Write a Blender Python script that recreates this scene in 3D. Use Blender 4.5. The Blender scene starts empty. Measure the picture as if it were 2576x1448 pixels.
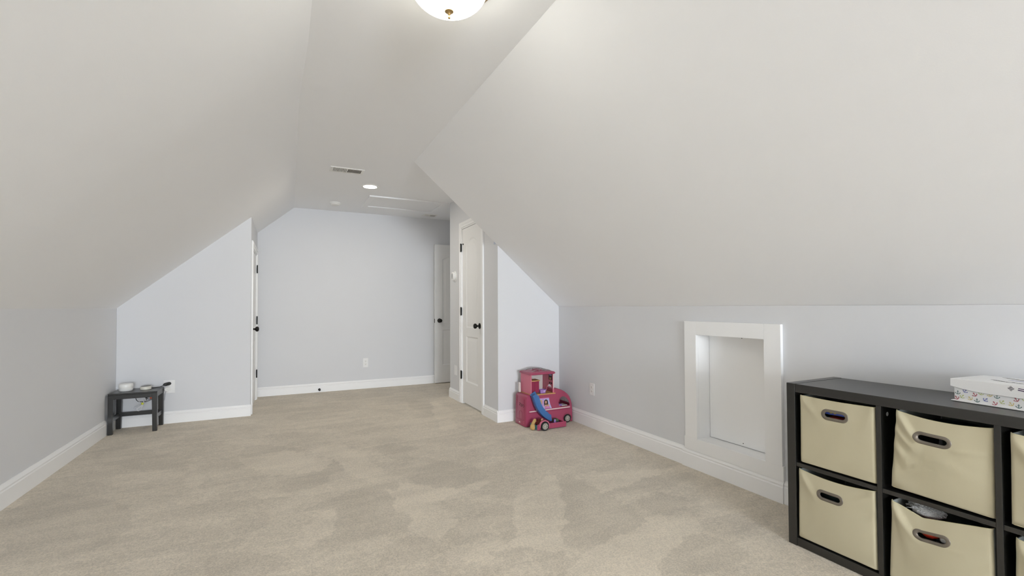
import bpy, bmesh, math, random
from mathutils import Vector, Matrix, noise
random.seed(4)
S = bpy.context.scene
COL = S.collection
PI = math.pi

# ------------------------------------------------------------------ camera
CAM = Vector((0, 0, 1.14))
YAW, PIT, ROL = math.radians(26.133), math.radians(1.108), math.radians(-0.238)
FPX, CY = 1157.0, 748.66
fw = Vector((math.sin(YAW)*math.cos(PIT), math.cos(YAW)*math.cos(PIT), math.sin(PIT)))
r0 = Vector((math.cos(YAW), -math.sin(YAW), 0)); u0 = r0.cross(fw)
rt = r0*math.cos(ROL)+u0*math.sin(ROL); upv = -r0*math.sin(ROL)+u0*math.cos(ROL)
cd = bpy.data.cameras.new('camera'); co = bpy.data.objects.new('camera', cd); COL.objects.link(co)
co.matrix_world = Matrix(((rt.x, upv.x, -fw.x, CAM.x), (rt.y, upv.y, -fw.y, CAM.y), (rt.z, upv.z, -fw.z, CAM.z), (0, 0, 0, 1)))
cd.sensor_fit = 'HORIZONTAL'; cd.sensor_width = 36.0
cd.lens = 36.0*FPX/2576.0
cd.shift_y = (CY-724.0)/2576.0
cd.clip_start = 0.05
S.camera = co

# ------------------------------------------------------------------ world, light, exposure
w = bpy.data.worlds.new('world'); S.world = w; w.use_nodes = True
bg = w.node_tree.nodes['Background']; bg.inputs[0].default_value = (0.75, 0.87, 1.0, 1); bg.inputs[1].default_value = 1.0

def area(name, loc, rot, sx, sy, energy, col):
    l = bpy.data.lights.new(name, 'AREA'); l.shape = 'RECTANGLE'; l.size = sx; l.size_y = sy
    l.energy = energy; l.color = col
    o = bpy.data.objects.new(name, l); COL.objects.link(o); o.location = loc; o.rotation_euler = rot
    return o
WIN_W = 420
# daylight lamp for the unseen gable window, added to light the room
area('unseen_window_light', (0.55, -7.55, 1.30), (PI/2, 0, 0), 2.4, 1.7, WIN_W, (0.90, 0.965, 1.04))
DOME_GLOW = 9.4
ADDED_GLOW = 5.0
CAN_GLOW = 150.0
S.view_settings.view_transform = 'Standard'
S.view_settings.look = 'None'
S.view_settings.exposure = 0.5
S.view_settings.gamma = 1.0
S.view_settings.use_curve_mapping = False
S.cycles.max_bounces = 14; S.cycles.diffuse_bounces = 10
S.cycles.transparent_max_bounces = 16
S.cycles.sample_clamp_indirect = 6.0

# ------------------------------------------------------------------ materials
def lin(c):
    return tuple(((x/255.0)/12.92 if x/255.0 <= 0.04045 else ((x/255.0+0.055)/1.055)**2.4) for x in c)

def mat(name, col, rough=0.6, metal=0.0, var=0.05, vscale=6.0, bump=0.0, bscale=200.0, bdist=0.002, spec=0.5,
        stretch=None, trans=0.0, alpha=1.0, emit=None, estr=0.0, sheen=0.0):
    m = bpy.data.materials.new(name); m.use_nodes = True
    nt = m.node_tree; n = nt.nodes; lk = nt.links
    b = n['Principled BSDF']
    b.inputs['Roughness'].default_value = rough; b.inputs['Metallic'].default_value = metal
    b.inputs['Specular IOR Level'].default_value = spec
    if trans: b.inputs['Transmission Weight'].default_value = trans
    if alpha < 1: b.inputs['Alpha'].default_value = alpha
    if sheen: b.inputs['Sheen Weight'].default_value = sheen
    tc = n.new('ShaderNodeTexCoord'); mp = n.new('ShaderNodeMapping')
    if stretch: mp.inputs['Scale'].default_value = stretch
    lk.new(tc.outputs['Object'], mp.inputs['Vector'])
    nz = n.new('ShaderNodeTexNoise'); nz.inputs['Scale'].default_value = vscale; nz.inputs['Detail'].default_value = 4
    lk.new(mp.outputs[0], nz.inputs['Vector'])
    mx = n.new('ShaderNodeMix'); mx.data_type = 'RGBA'
    lk.new(nz.outputs['Fac'], mx.inputs[0])
    mx.inputs[6].default_value = tuple(max(0, c*(1-var)) for c in col)+(1,)
    mx.inputs[7].default_value = tuple(min(1, c*(1+var)) for c in col)+(1,)
    lk.new(mx.outputs[2], b.inputs['Base Color'])
    if bump:
        n2 = n.new('ShaderNodeTexNoise'); n2.inputs['Scale'].default_value = bscale; n2.inputs['Detail'].default_value = 3
        lk.new(mp.outputs[0], n2.inputs['Vector'])
        bp = n.new('ShaderNodeBump'); bp.inputs['Strength'].default_value = bump; bp.inputs['Distance'].default_value = bdist
        lk.new(n2.outputs['Fac'], bp.inputs['Height']); lk.new(bp.outputs[0], b.inputs['Normal'])
    if emit:
        b.inputs['Emission Color'].default_value = emit+(1,); b.inputs['Emission Strength'].default_value = estr
    return m

M = {}
M['wall'] = mat('wall_paint', (0.695, 0.705, 0.727), 0.75, var=0.008, vscale=2, bump=0.12, bscale=260, spec=0.25)
M['ceil'] = mat('ceiling_paint', (0.885, 0.893, 0.91), 0.85, var=0.01, vscale=1.5, bump=0.12, bscale=220, spec=0.15)
M['trim'] = mat('trim_paint', (0.88, 0.885, 0.89), 0.38, var=0.012, vscale=4, bump=0.05, bscale=60)
M['door'] = mat('door_paint', (0.83, 0.83, 0.825), 0.42, var=0.012, vscale=4, bump=0.05, bscale=80)
M['plate'] = mat('white_plastic_plate', (0.82, 0.82, 0.82), 0.3, var=0.01)
M['black_metal'] = mat('dark_bronze_hardware', (0.012, 0.011, 0.010), 0.42, metal=0.6, var=0.2, vscale=40)
M['slot'] = mat('dark_slot', (0.03, 0.028, 0.026), 0.8, var=0.1)
M['ventwhite'] = mat('vent_white', (0.80, 0.79, 0.76), 0.4, var=0.01)
M['ventdark'] = mat('vent_duct', (0.12, 0.10, 0.075), 0.8, var=0.1)
M['brass'] = mat('aged_brass', (0.40, 0.27, 0.12), 0.35, metal=0.85, var=0.12, vscale=30)
M['shelf'] = mat('black_brown_laminate', (0.009, 0.0085, 0.007), 0.30, var=0.35, vscale=12, stretch=(6, 0.6, 6), bump=0.15, bscale=30, bdist=0.001, spec=0.85)
M['stool'] = mat('black_stained_wood', (0.007, 0.007, 0.0065), 0.30, var=0.3, vscale=14, stretch=(0.6, 6, 6), bump=0.1, bscale=30, bdist=0.001, spec=0.8)
M['gap'] = mat('dark_joint', (0.004, 0.004, 0.004), 0.9, var=0.1)
M['bin'] = mat('cream_canvas', (0.50, 0.455, 0.32), 0.9, var=0.05, vscale=9, bump=0.35, bscale=900, bdist=0.0006, spec=0.1, sheen=0.2)
M['binhem'] = mat('cream_canvas_hem', (0.55, 0.50, 0.33), 0.9, var=0.04, vscale=20, bump=0.3, bscale=900, bdist=0.0006, spec=0.1)
M['bin_greyed'] = mat('canvas_greyed_by_light', (0.36, 0.38, 0.36), 0.9, var=0.05)  # grey cast of the light inside the bin, put into its colour
M['grommet'] = mat('bronze_grommet', (0.19, 0.165, 0.135), 0.38, metal=0.5, var=0.08, vscale=30)
M['white'] = mat('white_plastic', (0.82, 0.82, 0.80), 0.3, var=0.01)
M['offwhite'] = mat('offwhite_plastic', (0.74, 0.72, 0.64), 0.35, var=0.02)
M['greytop'] = mat('grey_speaker_top', (0.16, 0.16, 0.155), 0.5, var=0.08, vscale=60)
M['black'] = mat('black_rubber', (0.010, 0.010, 0.010), 0.5, var=0.1)
M['whitecord'] = mat('white_cable_sheath', (0.72, 0.72, 0.75), 0.45, var=0.03)
M['greycord'] = mat('grey_cable_sheath', (0.42, 0.43, 0.50), 0.5, var=0.03)
M['orange'] = mat('orange_plastic', (0.45, 0.075, 0.02), 0.45, var=0.08)
M['yellowtie'] = mat('yellow_tie', (0.62, 0.66, 0.06), 0.5, var=0.05)
M['paper'] = mat('white_card', (0.82, 0.82, 0.82), 0.55, var=0.012, bump=0.05, bscale=100)
M['anchor_teal'] = mat('print_teal', (0.07, 0.16, 0.155), 0.7, var=0.1, vscale=40)
M['anchor_blue'] = mat('print_blue', (0.12, 0.15, 0.42), 0.7, var=0.1, vscale=40)
M['anchor_red'] = mat('print_red', (0.36, 0.035, 0.06), 0.7, var=0.1, vscale=40)
M['anchor_green'] = mat('print_green', (0.50, 0.56, 0.20), 0.7, var=0.1, vscale=40)
M['anchor_yellow'] = mat('print_yellow', (0.66, 0.54, 0.20), 0.7, var=0.1, vscale=40)
M['print_black'] = mat('print_black', (0.035, 0.03, 0.03), 0.7, var=0.1)
M['print_purple'] = mat('print_purple', (0.06, 0.02, 0.10), 0.7, var=0.1)
M['print_lilac'] = mat('print_lilac', (0.30, 0.30, 0.55), 0.7, var=0.1)
M['pink'] = mat('magenta_plastic', (0.35, 0.054, 0.112), 0.38, var=0.04, vscale=8)
M['pinkdark'] = mat('deep_magenta_plastic', (0.26, 0.012, 0.055), 0.4, var=0.06, vscale=8)
M['pinklight'] = mat('rose_plastic', (0.62, 0.16, 0.24), 0.42, var=0.04, vscale=8)
M['stripe'] = mat('white_stripe', (0.72, 0.60, 0.58), 0.5, var=0.02)
M['toywood'] = mat('tan_plastic_floor', (0.55, 0.30, 0.11), 0.5, var=0.12, vscale=14, stretch=(1, 8, 8))
M['toygrey'] = mat('grey_plastic_rail', (0.25, 0.22, 0.22), 0.4, var=0.05)
M['toywhite'] = mat('pale_plastic', (0.66, 0.62, 0.58), 0.5, var=0.03)
M['lilac'] = mat('lilac_plastic', (0.36, 0.20, 0.52), 0.4, var=0.04)
M['teal'] = mat('teal_plastic', (0.07, 0.24, 0.32), 0.4, var=0.04)
M['navy'] = mat('dark_blue_plastic', (0.03, 0.045, 0.16), 0.4, var=0.05)
M['tyre'] = mat('black_tyre', (0.008, 0.008, 0.009), 0.55, var=0.1)
M['hub'] = mat('silver_hub', (0.55, 0.53, 0.47), 0.35, metal=0.3, var=0.05)
M['slide'] = mat('clear_blue_plastic', (0.07, 0.21, 0.50), 0.22, var=0.05, trans=0.25, alpha=0.80, spec=0.6)
M['smoke'] = mat('tinted_clear_plastic', (0.80, 0.74, 0.74), 0.15, var=0.01, alpha=0.35)
M['poster_pink'] = mat('poster_pink', (0.58, 0.20, 0.42), 0.6, var=0.05)
M['poster_blue'] = mat('poster_lilac_blue', (0.42, 0.40, 0.66), 0.6, var=0.1, vscale=20)
M['poster_dark'] = mat('poster_dark', (0.07, 0.05, 0.05), 0.6, var=0.3, vscale=30)
M['skin'] = mat('doll_skin', (0.55, 0.30, 0.20), 0.6, var=0.03)
M['hair_blond'] = mat('doll_blond_hair', (0.55, 0.36, 0.13), 0.6, var=0.25, vscale=60, stretch=(1, 1, .3))
M['hair_brown'] = mat('printed_brown_hair', (0.05, 0.03, 0.02), 0.7, var=0.15)
M['hair_red'] = mat('doll_red_hair', (0.15, 0.012, 0.008), 0.55, var=0.45, vscale=60)
M['toyred'] = mat('red_toy_plastic', (0.75, 0.06, 0.03), 0.35, var=0.05)
M['toyblue'] = mat('blue_toy_plastic', (0.10, 0.18, 0.75), 0.35, var=0.05)
M['toyyellow'] = mat('yellow_toy_plastic', (0.80, 0.68, 0.05), 0.35, var=0.05)
M['toygreen'] = mat('olive_toy_cloth', (0.09, 0.13, 0.07), 0.7, var=0.2, vscale=40)
M['plush'] = mat('grey_white_plush', (0.80, 0.80, 0.80), 0.95, var=0.15, vscale=60, bump=0.8, bscale=220, bdist=0.006)
M['darktoy'] = mat('dark_toy', (0.015, 0.03, 0.03), 0.5, var=0.3, vscale=20)
M['screw'] = mat('screw_cap', (0.62, 0.62, 0.62), 0.4, var=0.02)
M['dome'] = mat('frosted_lamp_glass', (0.86, 0.86, 0.80), 0.35, var=0.01, emit=(1.0, 0.975, 0.86), estr=DOME_GLOW)
M['dome_added'] = mat('frosted_lamp_glass_added', (0.86, 0.86, 0.80), 0.35, var=0.01, emit=(1.0, 0.975, 0.86), estr=ADDED_GLOW)
M['can'] = mat('lit_downlight_lens', (0.9, 0.9, 0.85), 0.4, var=0.01, emit=(1.0, 0.92, 0.78), estr=CAN_GLOW)
M['thermo'] = mat('thermostat_face', (0.42, 0.43, 0.44), 0.25, var=0.02)

# window pane: clear sheet with a faint reflection
pm = bpy.data.materials.new('clear_pane'); pm.use_nodes = True
nt = pm.node_tree; nt.nodes.remove(nt.nodes['Principled BSDF'])
tr = nt.nodes.new('ShaderNodeBsdfTransparent'); gl = nt.nodes.new('ShaderNodeBsdfGlossy'); gl.inputs['Roughness'].default_value = 0.02
ms = nt.nodes.new('ShaderNodeMixShader'); ms.inputs[0].default_value = 0.05
nt.links.new(tr.outputs[0], ms.inputs[1]); nt.links.new(gl.outputs[0], ms.inputs[2])
nt.links.new(ms.outputs[0], nt.nodes['Material Output'].inputs[0]); M['pane'] = pm

# carpet: short cut pile, nap marks from the vacuum stored on the mesh as a tone attribute
def carpet():
    m = bpy.data.materials.new('beige_cut_pile_carpet'); m.use_nodes = True
    nt = m.node_tree; n = nt.nodes; lk = nt.links; b = n['Principled BSDF']
    b.inputs['Roughness'].default_value = 0.95; b.inputs['Specular IOR Level'].default_value = 0.08
    b.inputs['Sheen Weight'].default_value = 0.25; b.inputs['Sheen Roughness'].default_value = 0.6
    tc = n.new('ShaderNodeTexCoord')
    def nz(scale, detail, sc=(1, 1, 1), rot=0, dist=0.0):
        mp = n.new('ShaderNodeMapping'); mp.inputs['Scale'].default_value = sc; mp.inputs['Rotation'].default_value = (0, 0, rot)
        lk.new(tc.outputs['Object'], mp.inputs['Vector'])
        t = n.new('ShaderNodeTexNoise'); t.inputs['Scale'].default_value = scale; t.inputs['Detail'].default_value = detail
        t.inputs['Distortion'].default_value = dist
        lk.new(mp.outputs[0], t.inputs['Vector']); return t.outputs['Fac']
    def ramp(src, a, b_):
        r = n.new('ShaderNodeMapRange'); r.interpolation_type = 'SMOOTHSTEP'
        r.inputs['From Min'].default_value = a; r.inputs['From Max'].default_value = b_
        lk.new(src, r.inputs['Value']); return r.outputs[0]
    def math_(op, a, b_):
        x = n.new('ShaderNodeMath'); x.operation = op
        for i, v in enumerate((a, b_)):
            if isinstance(v, (int, float)): x.inputs[i].default_value = v
            else: lk.new(v, x.inputs[i])
        return x.outputs[0]
    at = n.new('ShaderNodeAttribute'); at.attribute_name = 'nap'
    patches = ramp(nz(2.6, 5, (1, 1.25, 1), 0.5, 0.4), 0.45, 0.57)
    streak = ramp(nz(7.0, 4, (0.35, 1.2, 1), -0.35, 0.5), 0.42, 0.62)
    fine = nz(420, 2)
    mid = nz(150, 3)
    v = math_('MULTIPLY', math_('SUBTRACT', patches, 0.5), 0.08)
    v = math_('ADD', v, math_('MULTIPLY', math_('SUBTRACT', streak, 0.5), 0.08))
    rag = nz(38, 6, (0.8, 1.1, 1), 0.3, 0.6)
    edge = math_('ADD', at.outputs['Fac'], math_('MULTIPLY', math_('SUBTRACT', rag, 0.5), 2.6))
    tone = ramp(edge, -0.75, 0.75)
    v = math_('ADD', v, math_('MULTIPLY', math_('SUBTRACT', tone, 0.5), 0.165))
    grain = ramp(nz(115, 3), 0.36, 0.64)
    v = math_('ADD', v, math_('MULTIPLY', math_('SUBTRACT', grain, 0.5), 0.17))
    v = math_('ADD', v, math_('MULTIPLY', math_('SUBTRACT', fine, 0.5), 0.75))
    v = math_('ADD', v, math_('MULTIPLY', math_('SUBTRACT', mid, 0.5), 0.65))
    v = math_('ADD', v, 1.0)
    tint = nz(300, 2)
    cr = n.new('ShaderNodeMix'); cr.data_type = 'RGBA'; lk.new(ramp(tint, 0.38, 0.62), cr.inputs[0])
    cr.inputs[6].default_value = (0.640, 0.558, 0.440, 1); cr.inputs[7].default_value = (0.600, 0.545, 0.455, 1)
    vm = n.new('ShaderNodeVectorMath'); vm.operation = 'SCALE'
    lk.new(cr.outputs[2], vm.inputs[0]); lk.new(v, vm.inputs['Scale'])
    lk.new(vm.outputs[0], b.inputs['Base Color'])
    bp = n.new('ShaderNodeBump'); bp.inputs['Strength'].default_value = 0.6; bp.inputs['Distance'].default_value = 0.004
    lk.new(math_('ADD', fine, mid), bp.inputs['Height']); lk.new(bp.outputs[0], b.inputs['Normal'])
    return m
M['carpet'] = carpet()

# ------------------------------------------------------------------ mesh builder
def worldloc(o):
    p = Vector((0, 0, 0))
    while o is not None:
        p += o.location; o = o.parent
    return p

class MB:
    def __init__(s, mx=None):
        s.v = []; s.f = []; s.mx = mx
    def add(s, vs, fs):
        k = len(s.v)
        s.v += [(s.mx @ Vector(p)) if s.mx else Vector(p) for p in vs]
        s.f += [tuple(i+k for i in f) for f in fs]
        return s
    def box(s, x0, x1, y0, y1, z0, z1):
        vs = [(x0, y0, z0), (x1, y0, z0), (x1, y1, z0), (x0, y1, z0), (x0, y0, z1), (x1, y0, z1), (x1, y1, z1), (x0, y1, z1)]
        return s.add(vs, [(3, 2, 1, 0), (4, 5, 6, 7), (0, 1, 5, 4), (1, 2, 6, 5), (2, 3, 7, 6), (3, 0, 4, 7)])
    def loops(s, Ls, closed=True, cap0=True, cap1=True, wrap=False):
        n = len(Ls[0]); vs = [p for l in Ls for p in l]; fs = []
        m = len(Ls); rng = m if wrap else m-1
        for i in range(rng):
            a, b = i*n, ((i+1) % m)*n
            for j in range(n if closed else n-1):
                k = (j+1) % n
                fs.append((a+j, a+k, b+k, b+j))
        if closed and not wrap:
            if cap0: fs.append(tuple(range(n-1, -1, -1)))
            if cap1: fs.append(tuple((m-1)*n+j for j in range(n)))
        return s.add(vs, fs)
    def prism(s, poly, d):
        d = Vector(d)
        a = [Vector(p) for p in poly]
        return s.loops([a, [p+d for p in a]])
    def tube(s, pts, r, n=8, closed=False, flat=1.0):
        pts = [Vector(p) for p in pts]; m = len(pts); Ls = []
        rr = r if isinstance(r, (list, tuple)) else [r]*m
        up = None
        for i, p in enumerate(pts):
            if closed: t = pts[(i+1) % m]-pts[i-1]
            else: t = pts[min(i+1, m-1)]-pts[max(i-1, 0)]
            t.normalize()
            if up is None:
                up = Vector((0, 0, 1)) if abs(t.z) < 0.9 else Vector((1, 0, 0))
            a = (up-t*up.dot(t)).normalized(); b = t.cross(a); up = a
            Ls.append([p+(a*math.cos(2*PI*k/n)*flat+b*math.sin(2*PI*k/n))*rr[i] for k in range(n)])
        return s.loops(Ls, wrap=closed)
    def lathe(s, prof, c, n=32, axis='Z'):
        Ls = []
        c = Vector(c)
        for r, h in prof:
            L = []
            for k in range(n):
                a = 2*PI*k/n; x, y = r*math.cos(a), r*math.sin(a)
                q = {'Z': (x, y, h), 'Y': (x, h, y), 'X': (h, x, y)}[axis]
                L.append(c+Vector(q))
            Ls.append(L)
        return s.loops(Ls, wrap=(prof[0][0] > .02 and prof[-1][0] > .02))
    def build(s, name, m, parent=None, smooth=0, bevel=0, seg=2, **props):
        me = bpy.data.meshes.new(name)
        off = worldloc(parent) if parent else Vector((0, 0, 0))
        org = off
        if parent is None:
            xs = [p.x for p in s.v]; ys = [p.y for p in s.v]; zs = [p.z for p in s.v]
            org = Vector(((min(xs)+max(xs))/2, (min(ys)+max(ys))/2, min(zs)))
        me.from_pydata([tuple(p-org) for p in s.v], [], s.f); me.update()
        bm = bmesh.new(); bm.from_mesh(me); bmesh.ops.recalc_face_normals(bm, faces=bm.faces); bm.to_mesh(me); bm.free()
        if smooth:
            for p in me.polygons: p.use_smooth = True
            me.set_sharp_from_angle(angle=math.radians(smooth))
        me.materials.append(m)
        o = bpy.data.objects.new(name, me); COL.objects.link(o)
        if parent is not None: o.parent = parent
        else: o.location = org
        if bevel:
            b = o.modifiers.new('edge', 'BEVEL'); b.width = bevel; b.segments = seg; b.limit_method = 'ANGLE'; b.angle_limit = math.radians(35)
            b.harden_normals = False
        for k, v in props.items(): o[k] = v
        return o

def root(name, loc, label=None, category=None, group=None, kind=None):
    o = bpy.data.objects.new(name, None); COL.objects.link(o); o.location = loc; o.empty_display_size = 0.1
    if label: o['label'] = label
    if category: o['category'] = category
    if group: o['group'] = group
    if kind: o['kind'] = kind
    return o

def flat_mesh(outlines, thick, place):
    """filled 2-D outlines (later ones cut holes) as mesh data; place maps (x, y, depth) to world."""
    cu = bpy.data.curves.new('outline', 'CURVE'); cu.dimensions = '2D'; cu.fill_mode = 'BOTH'; cu.extrude = thick/2
    for ol in outlines:
        sp = cu.splines.new('POLY'); sp.points.add(len(ol)-1); sp.use_cyclic_u = True
        for q, p in zip(sp.points, ol): q.co = (p[0], p[1], 0, 1)
    ob = bpy.data.objects.new('outline', cu); COL.objects.link(ob)
    dg = bpy.context.evaluated_depsgraph_get()
    me = bpy.data.meshes.new_from_object(ob.evaluated_get(dg))
    b = MB(); b.add([place(v.co.x, v.co.y, v.co.z) for v in me.vertices], [tuple(p.vertices) for p in me.polygons])
    bpy.data.objects.remove(ob); bpy.data.curves.remove(cu); bpy.data.meshes.remove(me)
    return b

def arc(cx, cy, r, a0, a1, n, ry=None):
    return [(cx+r*math.cos(a0+(a1-a0)*i/(n-1)), cy+(ry or r)*math.sin(a0+(a1-a0)*i/(n-1))) for i in range(n)]

def smooth_path(pts, k=6):
    pts = [Vector(p) for p in pts]; out = []
    for i in range(len(pts)-1):
        p0, p1, p2, p3 = pts[max(i-1, 0)], pts[i], pts[i+1], pts[min(i+2, len(pts)-1)]
        for j in range(k):
            t = j/k
            out.append(0.5*((2*p1)+(p2-p0)*t+(2*p0-5*p1+4*p2-p3)*t*t+(3*p1-p0-3*p2+p3)*t**3))
    out.append(pts[-1]); return out

ST = dict(kind='structure')
# ------------------------------------------------------------------ room dimensions
XL, XR = -1.458, 2.59            # knee walls
YB, YG = 6.748, -7.20            # far wall, gable wall behind the camera
YS, XD = 5.615, -0.338           # short wall with the stool, wall of the left door
YT, XC = 4.157, 1.883            # short wall with the toy, closet wall
YC = 5.640                       # end of closet wall
ZC, ZK = 2.47, 1.14
T = 0.10

# ---- floor, with vacuum nap marks
NAP = [  # (tone, polygon in floor metres)
    (0.9, [(1.645, 2.727), (1.302, 2.567), (1.317, 2.533), (1.187, 2.4), (1.105, 2.226), (0.949, 1.971), (1.179, 1.848), (1.367, 2.156), (1.636, 2.692)]),
    (-0.9, [(1.653, 2.716), (1.442, 2.272), (1.222, 1.914), (1.228, 1.793), (1.396, 1.827), (1.745, 1.885), (1.751, 2.117), (1.723, 2.51)]),
    (-0.9, [(0.081, 2.844), (0.234, 2.951), (0.455, 3.077), (0.584, 3.041), (0.577, 2.73), (0.584, 2.488), (0.541, 2.358), (0.41, 2.371), (0.255, 2.342), (0.123, 2.415), (0.296, 2.725), (0.223, 2.816)]),
    (0.9, [(0.601, 3.032), (0.699, 2.982), (0.939, 2.861), (1.02, 2.71), (0.771, 2.633), (0.844, 2.461), (0.79, 2.306), (0.706, 2.223), (0.651, 2.25), (0.559, 2.349), (0.587, 2.486), (0.561, 2.738)]),
    (0.9, [(0.224, 2.827), (0.288, 2.729), (0.123, 2.415), (0.071, 2.49)]),
    (-0.9, [(0.727, 2.265), (0.822, 2.348), (0.93, 2.354), (1.084, 2.452), (1.163, 2.412), (1.105, 2.226), (0.981, 2.035), (0.946, 2.068), (0.998, 2.26), (0.833, 2.109), (0.756, 2.115)]),
    (-0.9, [(0.618, 3.113), (0.65, 2.896), (0.619, 2.884), (0.589, 3.067)]),
    (-0.9, [(0.765, 3.565), (0.956, 3.429), (1.227, 3.103), (1.185, 2.857), (1.002, 2.745), (0.755, 2.926), (0.627, 3.267), (0.775, 3.26)]),
    (-0.9, [(0.528, 3.9), (0.822, 3.891), (0.951, 3.685), (0.699, 3.64)]),
    (0.9, [(0.169, 4.038), (0.442, 4.084), (0.627, 3.267), (0.495, 3.086), (0.372, 3.43)]),
    (-0.9, [(-0.048, 3.821), (0.268, 3.817), (0.385, 3.457), (0.227, 3.221), (-0.039, 3.19)]),
    (0.9, [(1.602, 5.469), (1.656, 4.878), (1.431, 4.125), (1.298, 4.133), (1.487, 5.141)]),
    (-0.9, [(1.334, 5.607), (1.585, 5.478), (1.41, 4.759), (1.275, 5.074)]),
    (0.9, [(1.002, 2.745), (1.201, 2.818), (1.188, 2.736), (1.037, 2.674)]),
    (-0.9, [(0.487, 2.233), (0.657, 2.247), (0.672, 2.141), (0.532, 2.062), (0.403, 2.099), (0.393, 2.189)]),
    (0.9, [(0.685, 2.134), (0.933, 2.075), (0.948, 2.002), (0.78, 1.938), (0.632, 1.971)]),
    (-0.9, [(0.853, 2.004), (1.037, 1.919), (0.941, 1.858), (0.851, 1.861)]),
    (-0.9, [(1.082, 1.896), (1.179, 1.848), (1.176, 1.754), (1.054, 1.677), (1.003, 1.772)]),
    (-0.9, [(1.496, 1.586), (1.817, 1.712), (1.894, 1.601), (1.925, 1.411), (1.716, 1.387), (1.563, 1.422), (1.392, 1.508)]),
    (0.9, [(1.244, 1.793), (1.533, 1.842), (1.767, 1.895), (2.003, 1.863), (1.887, 1.714), (1.602, 1.614), (1.4, 1.504), (1.073, 1.667)]),
    (-0.9, [(1.851, 2.163), (2.046, 2.136), (2.135, 1.953), (1.873, 1.884), (1.804, 1.933)]),
    (-0.9, [(2.025, 1.608), (2.165, 1.64), (2.35, 1.63), (2.266, 1.59), (2.112, 1.576), (1.988, 1.542)]),
    (0.9, [(1.783, 2.502), (2.168, 2.53), (2.452, 2.411), (2.229, 2.385), (1.855, 2.306), (1.716, 2.266)]),
    (-0.9, [(1.831, 2.318), (2.229, 2.385), (2.489, 2.368), (2.482, 2.213), (2.131, 2.186), (1.894, 2.212)]),
    (-0.9, [(1.899, 2.69), (2.321, 2.708), (2.499, 2.673), (2.257, 2.634), (1.929, 2.581)]),
    (-0.9, [(-1.415, 3.549), (-1.389, 3.783), (-1.183, 3.771), (-0.838, 3.419), (-0.687, 3.04), (-0.801, 2.85), (-0.981, 2.808), (-1.163, 2.924)]),
    (-0.9, [(-1.409, 4.804), (-1.196, 4.86), (-0.729, 4.345), (-0.616, 3.917), (-0.931, 4.107), (-1.251, 4.431)]),
    (0.9, [(-0.603, 3.735), (-0.494, 3.795), (-0.454, 3.606), (-0.534, 3.493)]),
    (-0.9, [(-0.264, 4.387), (-0.111, 4.352), (0.144, 4.057), (-0.1, 3.953), (-0.295, 4.124)]),
    (0.9, [(-0.333, 4.036), (-0.006, 4.173), (0.303, 3.714), (0.211, 3.468), (-0.133, 3.613)]),
    (0.9, [(0.162, 2.758), (0.229, 2.801), (0.121, 2.476), (0.078, 2.497)]),
    (-0.9, [(-0.325, 2.518), (-0.146, 2.481), (0.027, 2.304), (-0.081, 2.25), (-0.294, 2.357)]),
]
def build_floor():
    xs = [XL-T, XL]+[XL+0.02*i for i in range(1, int((XR-XL)/0.02)+1)]+[XR, XR+0.4]
    ys = [YG-T, -3.0, -1.0, 0.0, 0.5]+[0.8+0.02*i for i in range(int((YB-0.8)/0.02)+1)]+[YB+T]
    nx, ny = len(xs), len(ys)
    vs = [(x, y, 0) for y in ys for x in xs]
    fs = [(j*nx+i, j*nx+i+1, (j+1)*nx+i+1, (j+1)*nx+i) for j in range(ny-1) for i in range(nx-1)]
    b = MB().add(vs, fs); b.add([(XL-T, YG-T, -0.1), (XR+0.4, YG-T, -0.1), (XR+0.4, YB+T, -0.1), (XL-T, YB+T, -0.1)], [(3, 2, 1, 0)])
    o = b.build('floor', M['carpet'], **ST)
    me = o.data; off = o.location
    a = me.attributes.new('nap', 'FLOAT', 'POINT')
    def inside(x, y, poly):
        c = False; n = len(poly); j = n-1
        for i in range(n):
            xi, yi = poly[i]; xj, yj = poly[j]
            if (yi > y) != (yj > y) and x < (xj-xi)*(y-yi)/(yj-yi)+xi: c = not c
            j = i
        return c
    boxes = [(t, p, min(q[0] for q in p), max(q[0] for q in p), min(q[1] for q in p), max(q[1] for q in p)) for t, p in NAP]
    vals = []
    for v in me.vertices:
        x, y = v.co.x+off.x, v.co.y+off.y
        jx = x+0.05*noise.noise(Vector((x*5, y*5, 0)))+0.03*noise.noise(Vector((x*17, y*17, 3)))
        jy = y+0.05*noise.noise(Vector((x*5, y*5, 7)))+0.03*noise.noise(Vector((x*17, y*17, 9)))
        t = 0.0
        for tone, p, a0, a1, b0, b1 in boxes:
            if a0 <= jx <= a1 and b0 <= jy <= b1 and inside(jx, jy, p): t = tone
        vals.append(t)
    a.data.foreach_set('value', vals)
    return o

build_floor()

# ---- ceilings
EDGE = [(YG, 0.10), (2.12, 0.094), (2.48, 0.092), (3.07, 0.074), (3.32, 0.068), (3.9, 0.070), (5.09, 0.078), (YB, 0.087)]
b = MB()
ring = [(x, y) for y, x in EDGE]
top = [(3.0, YB), (3.0, YT-0.05), (1.045, YT-0.05), (1.045, YG)]
poly = [(x-0.02, y, ZC) for x, y in ring]+[(x, y, ZC) for x, y in top]
b.prism(poly, (0, 0, T)); b.build('ceiling', M['ceil'], **ST)
b = MB()
Ls = [[(x, y, ZC), (XL, y, ZK), (XL-T, y, ZK), (XL-T, y, ZC+T), (x, y, ZC+T)] for y, x in EDGE]
b.loops(Ls); b.build('ceiling_left', M['ceil'], **ST)
b = MB()
b.prism([(1.045, YG, ZC), (XR, YG, ZK), (XR+T, YG, ZK), (XR+T, YG, ZC+T), (1.045, YG, ZC+T)], (0, YT-YG, 0)); b.build('ceiling_right', M['ceil'], bevel=0.004, **ST)

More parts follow.
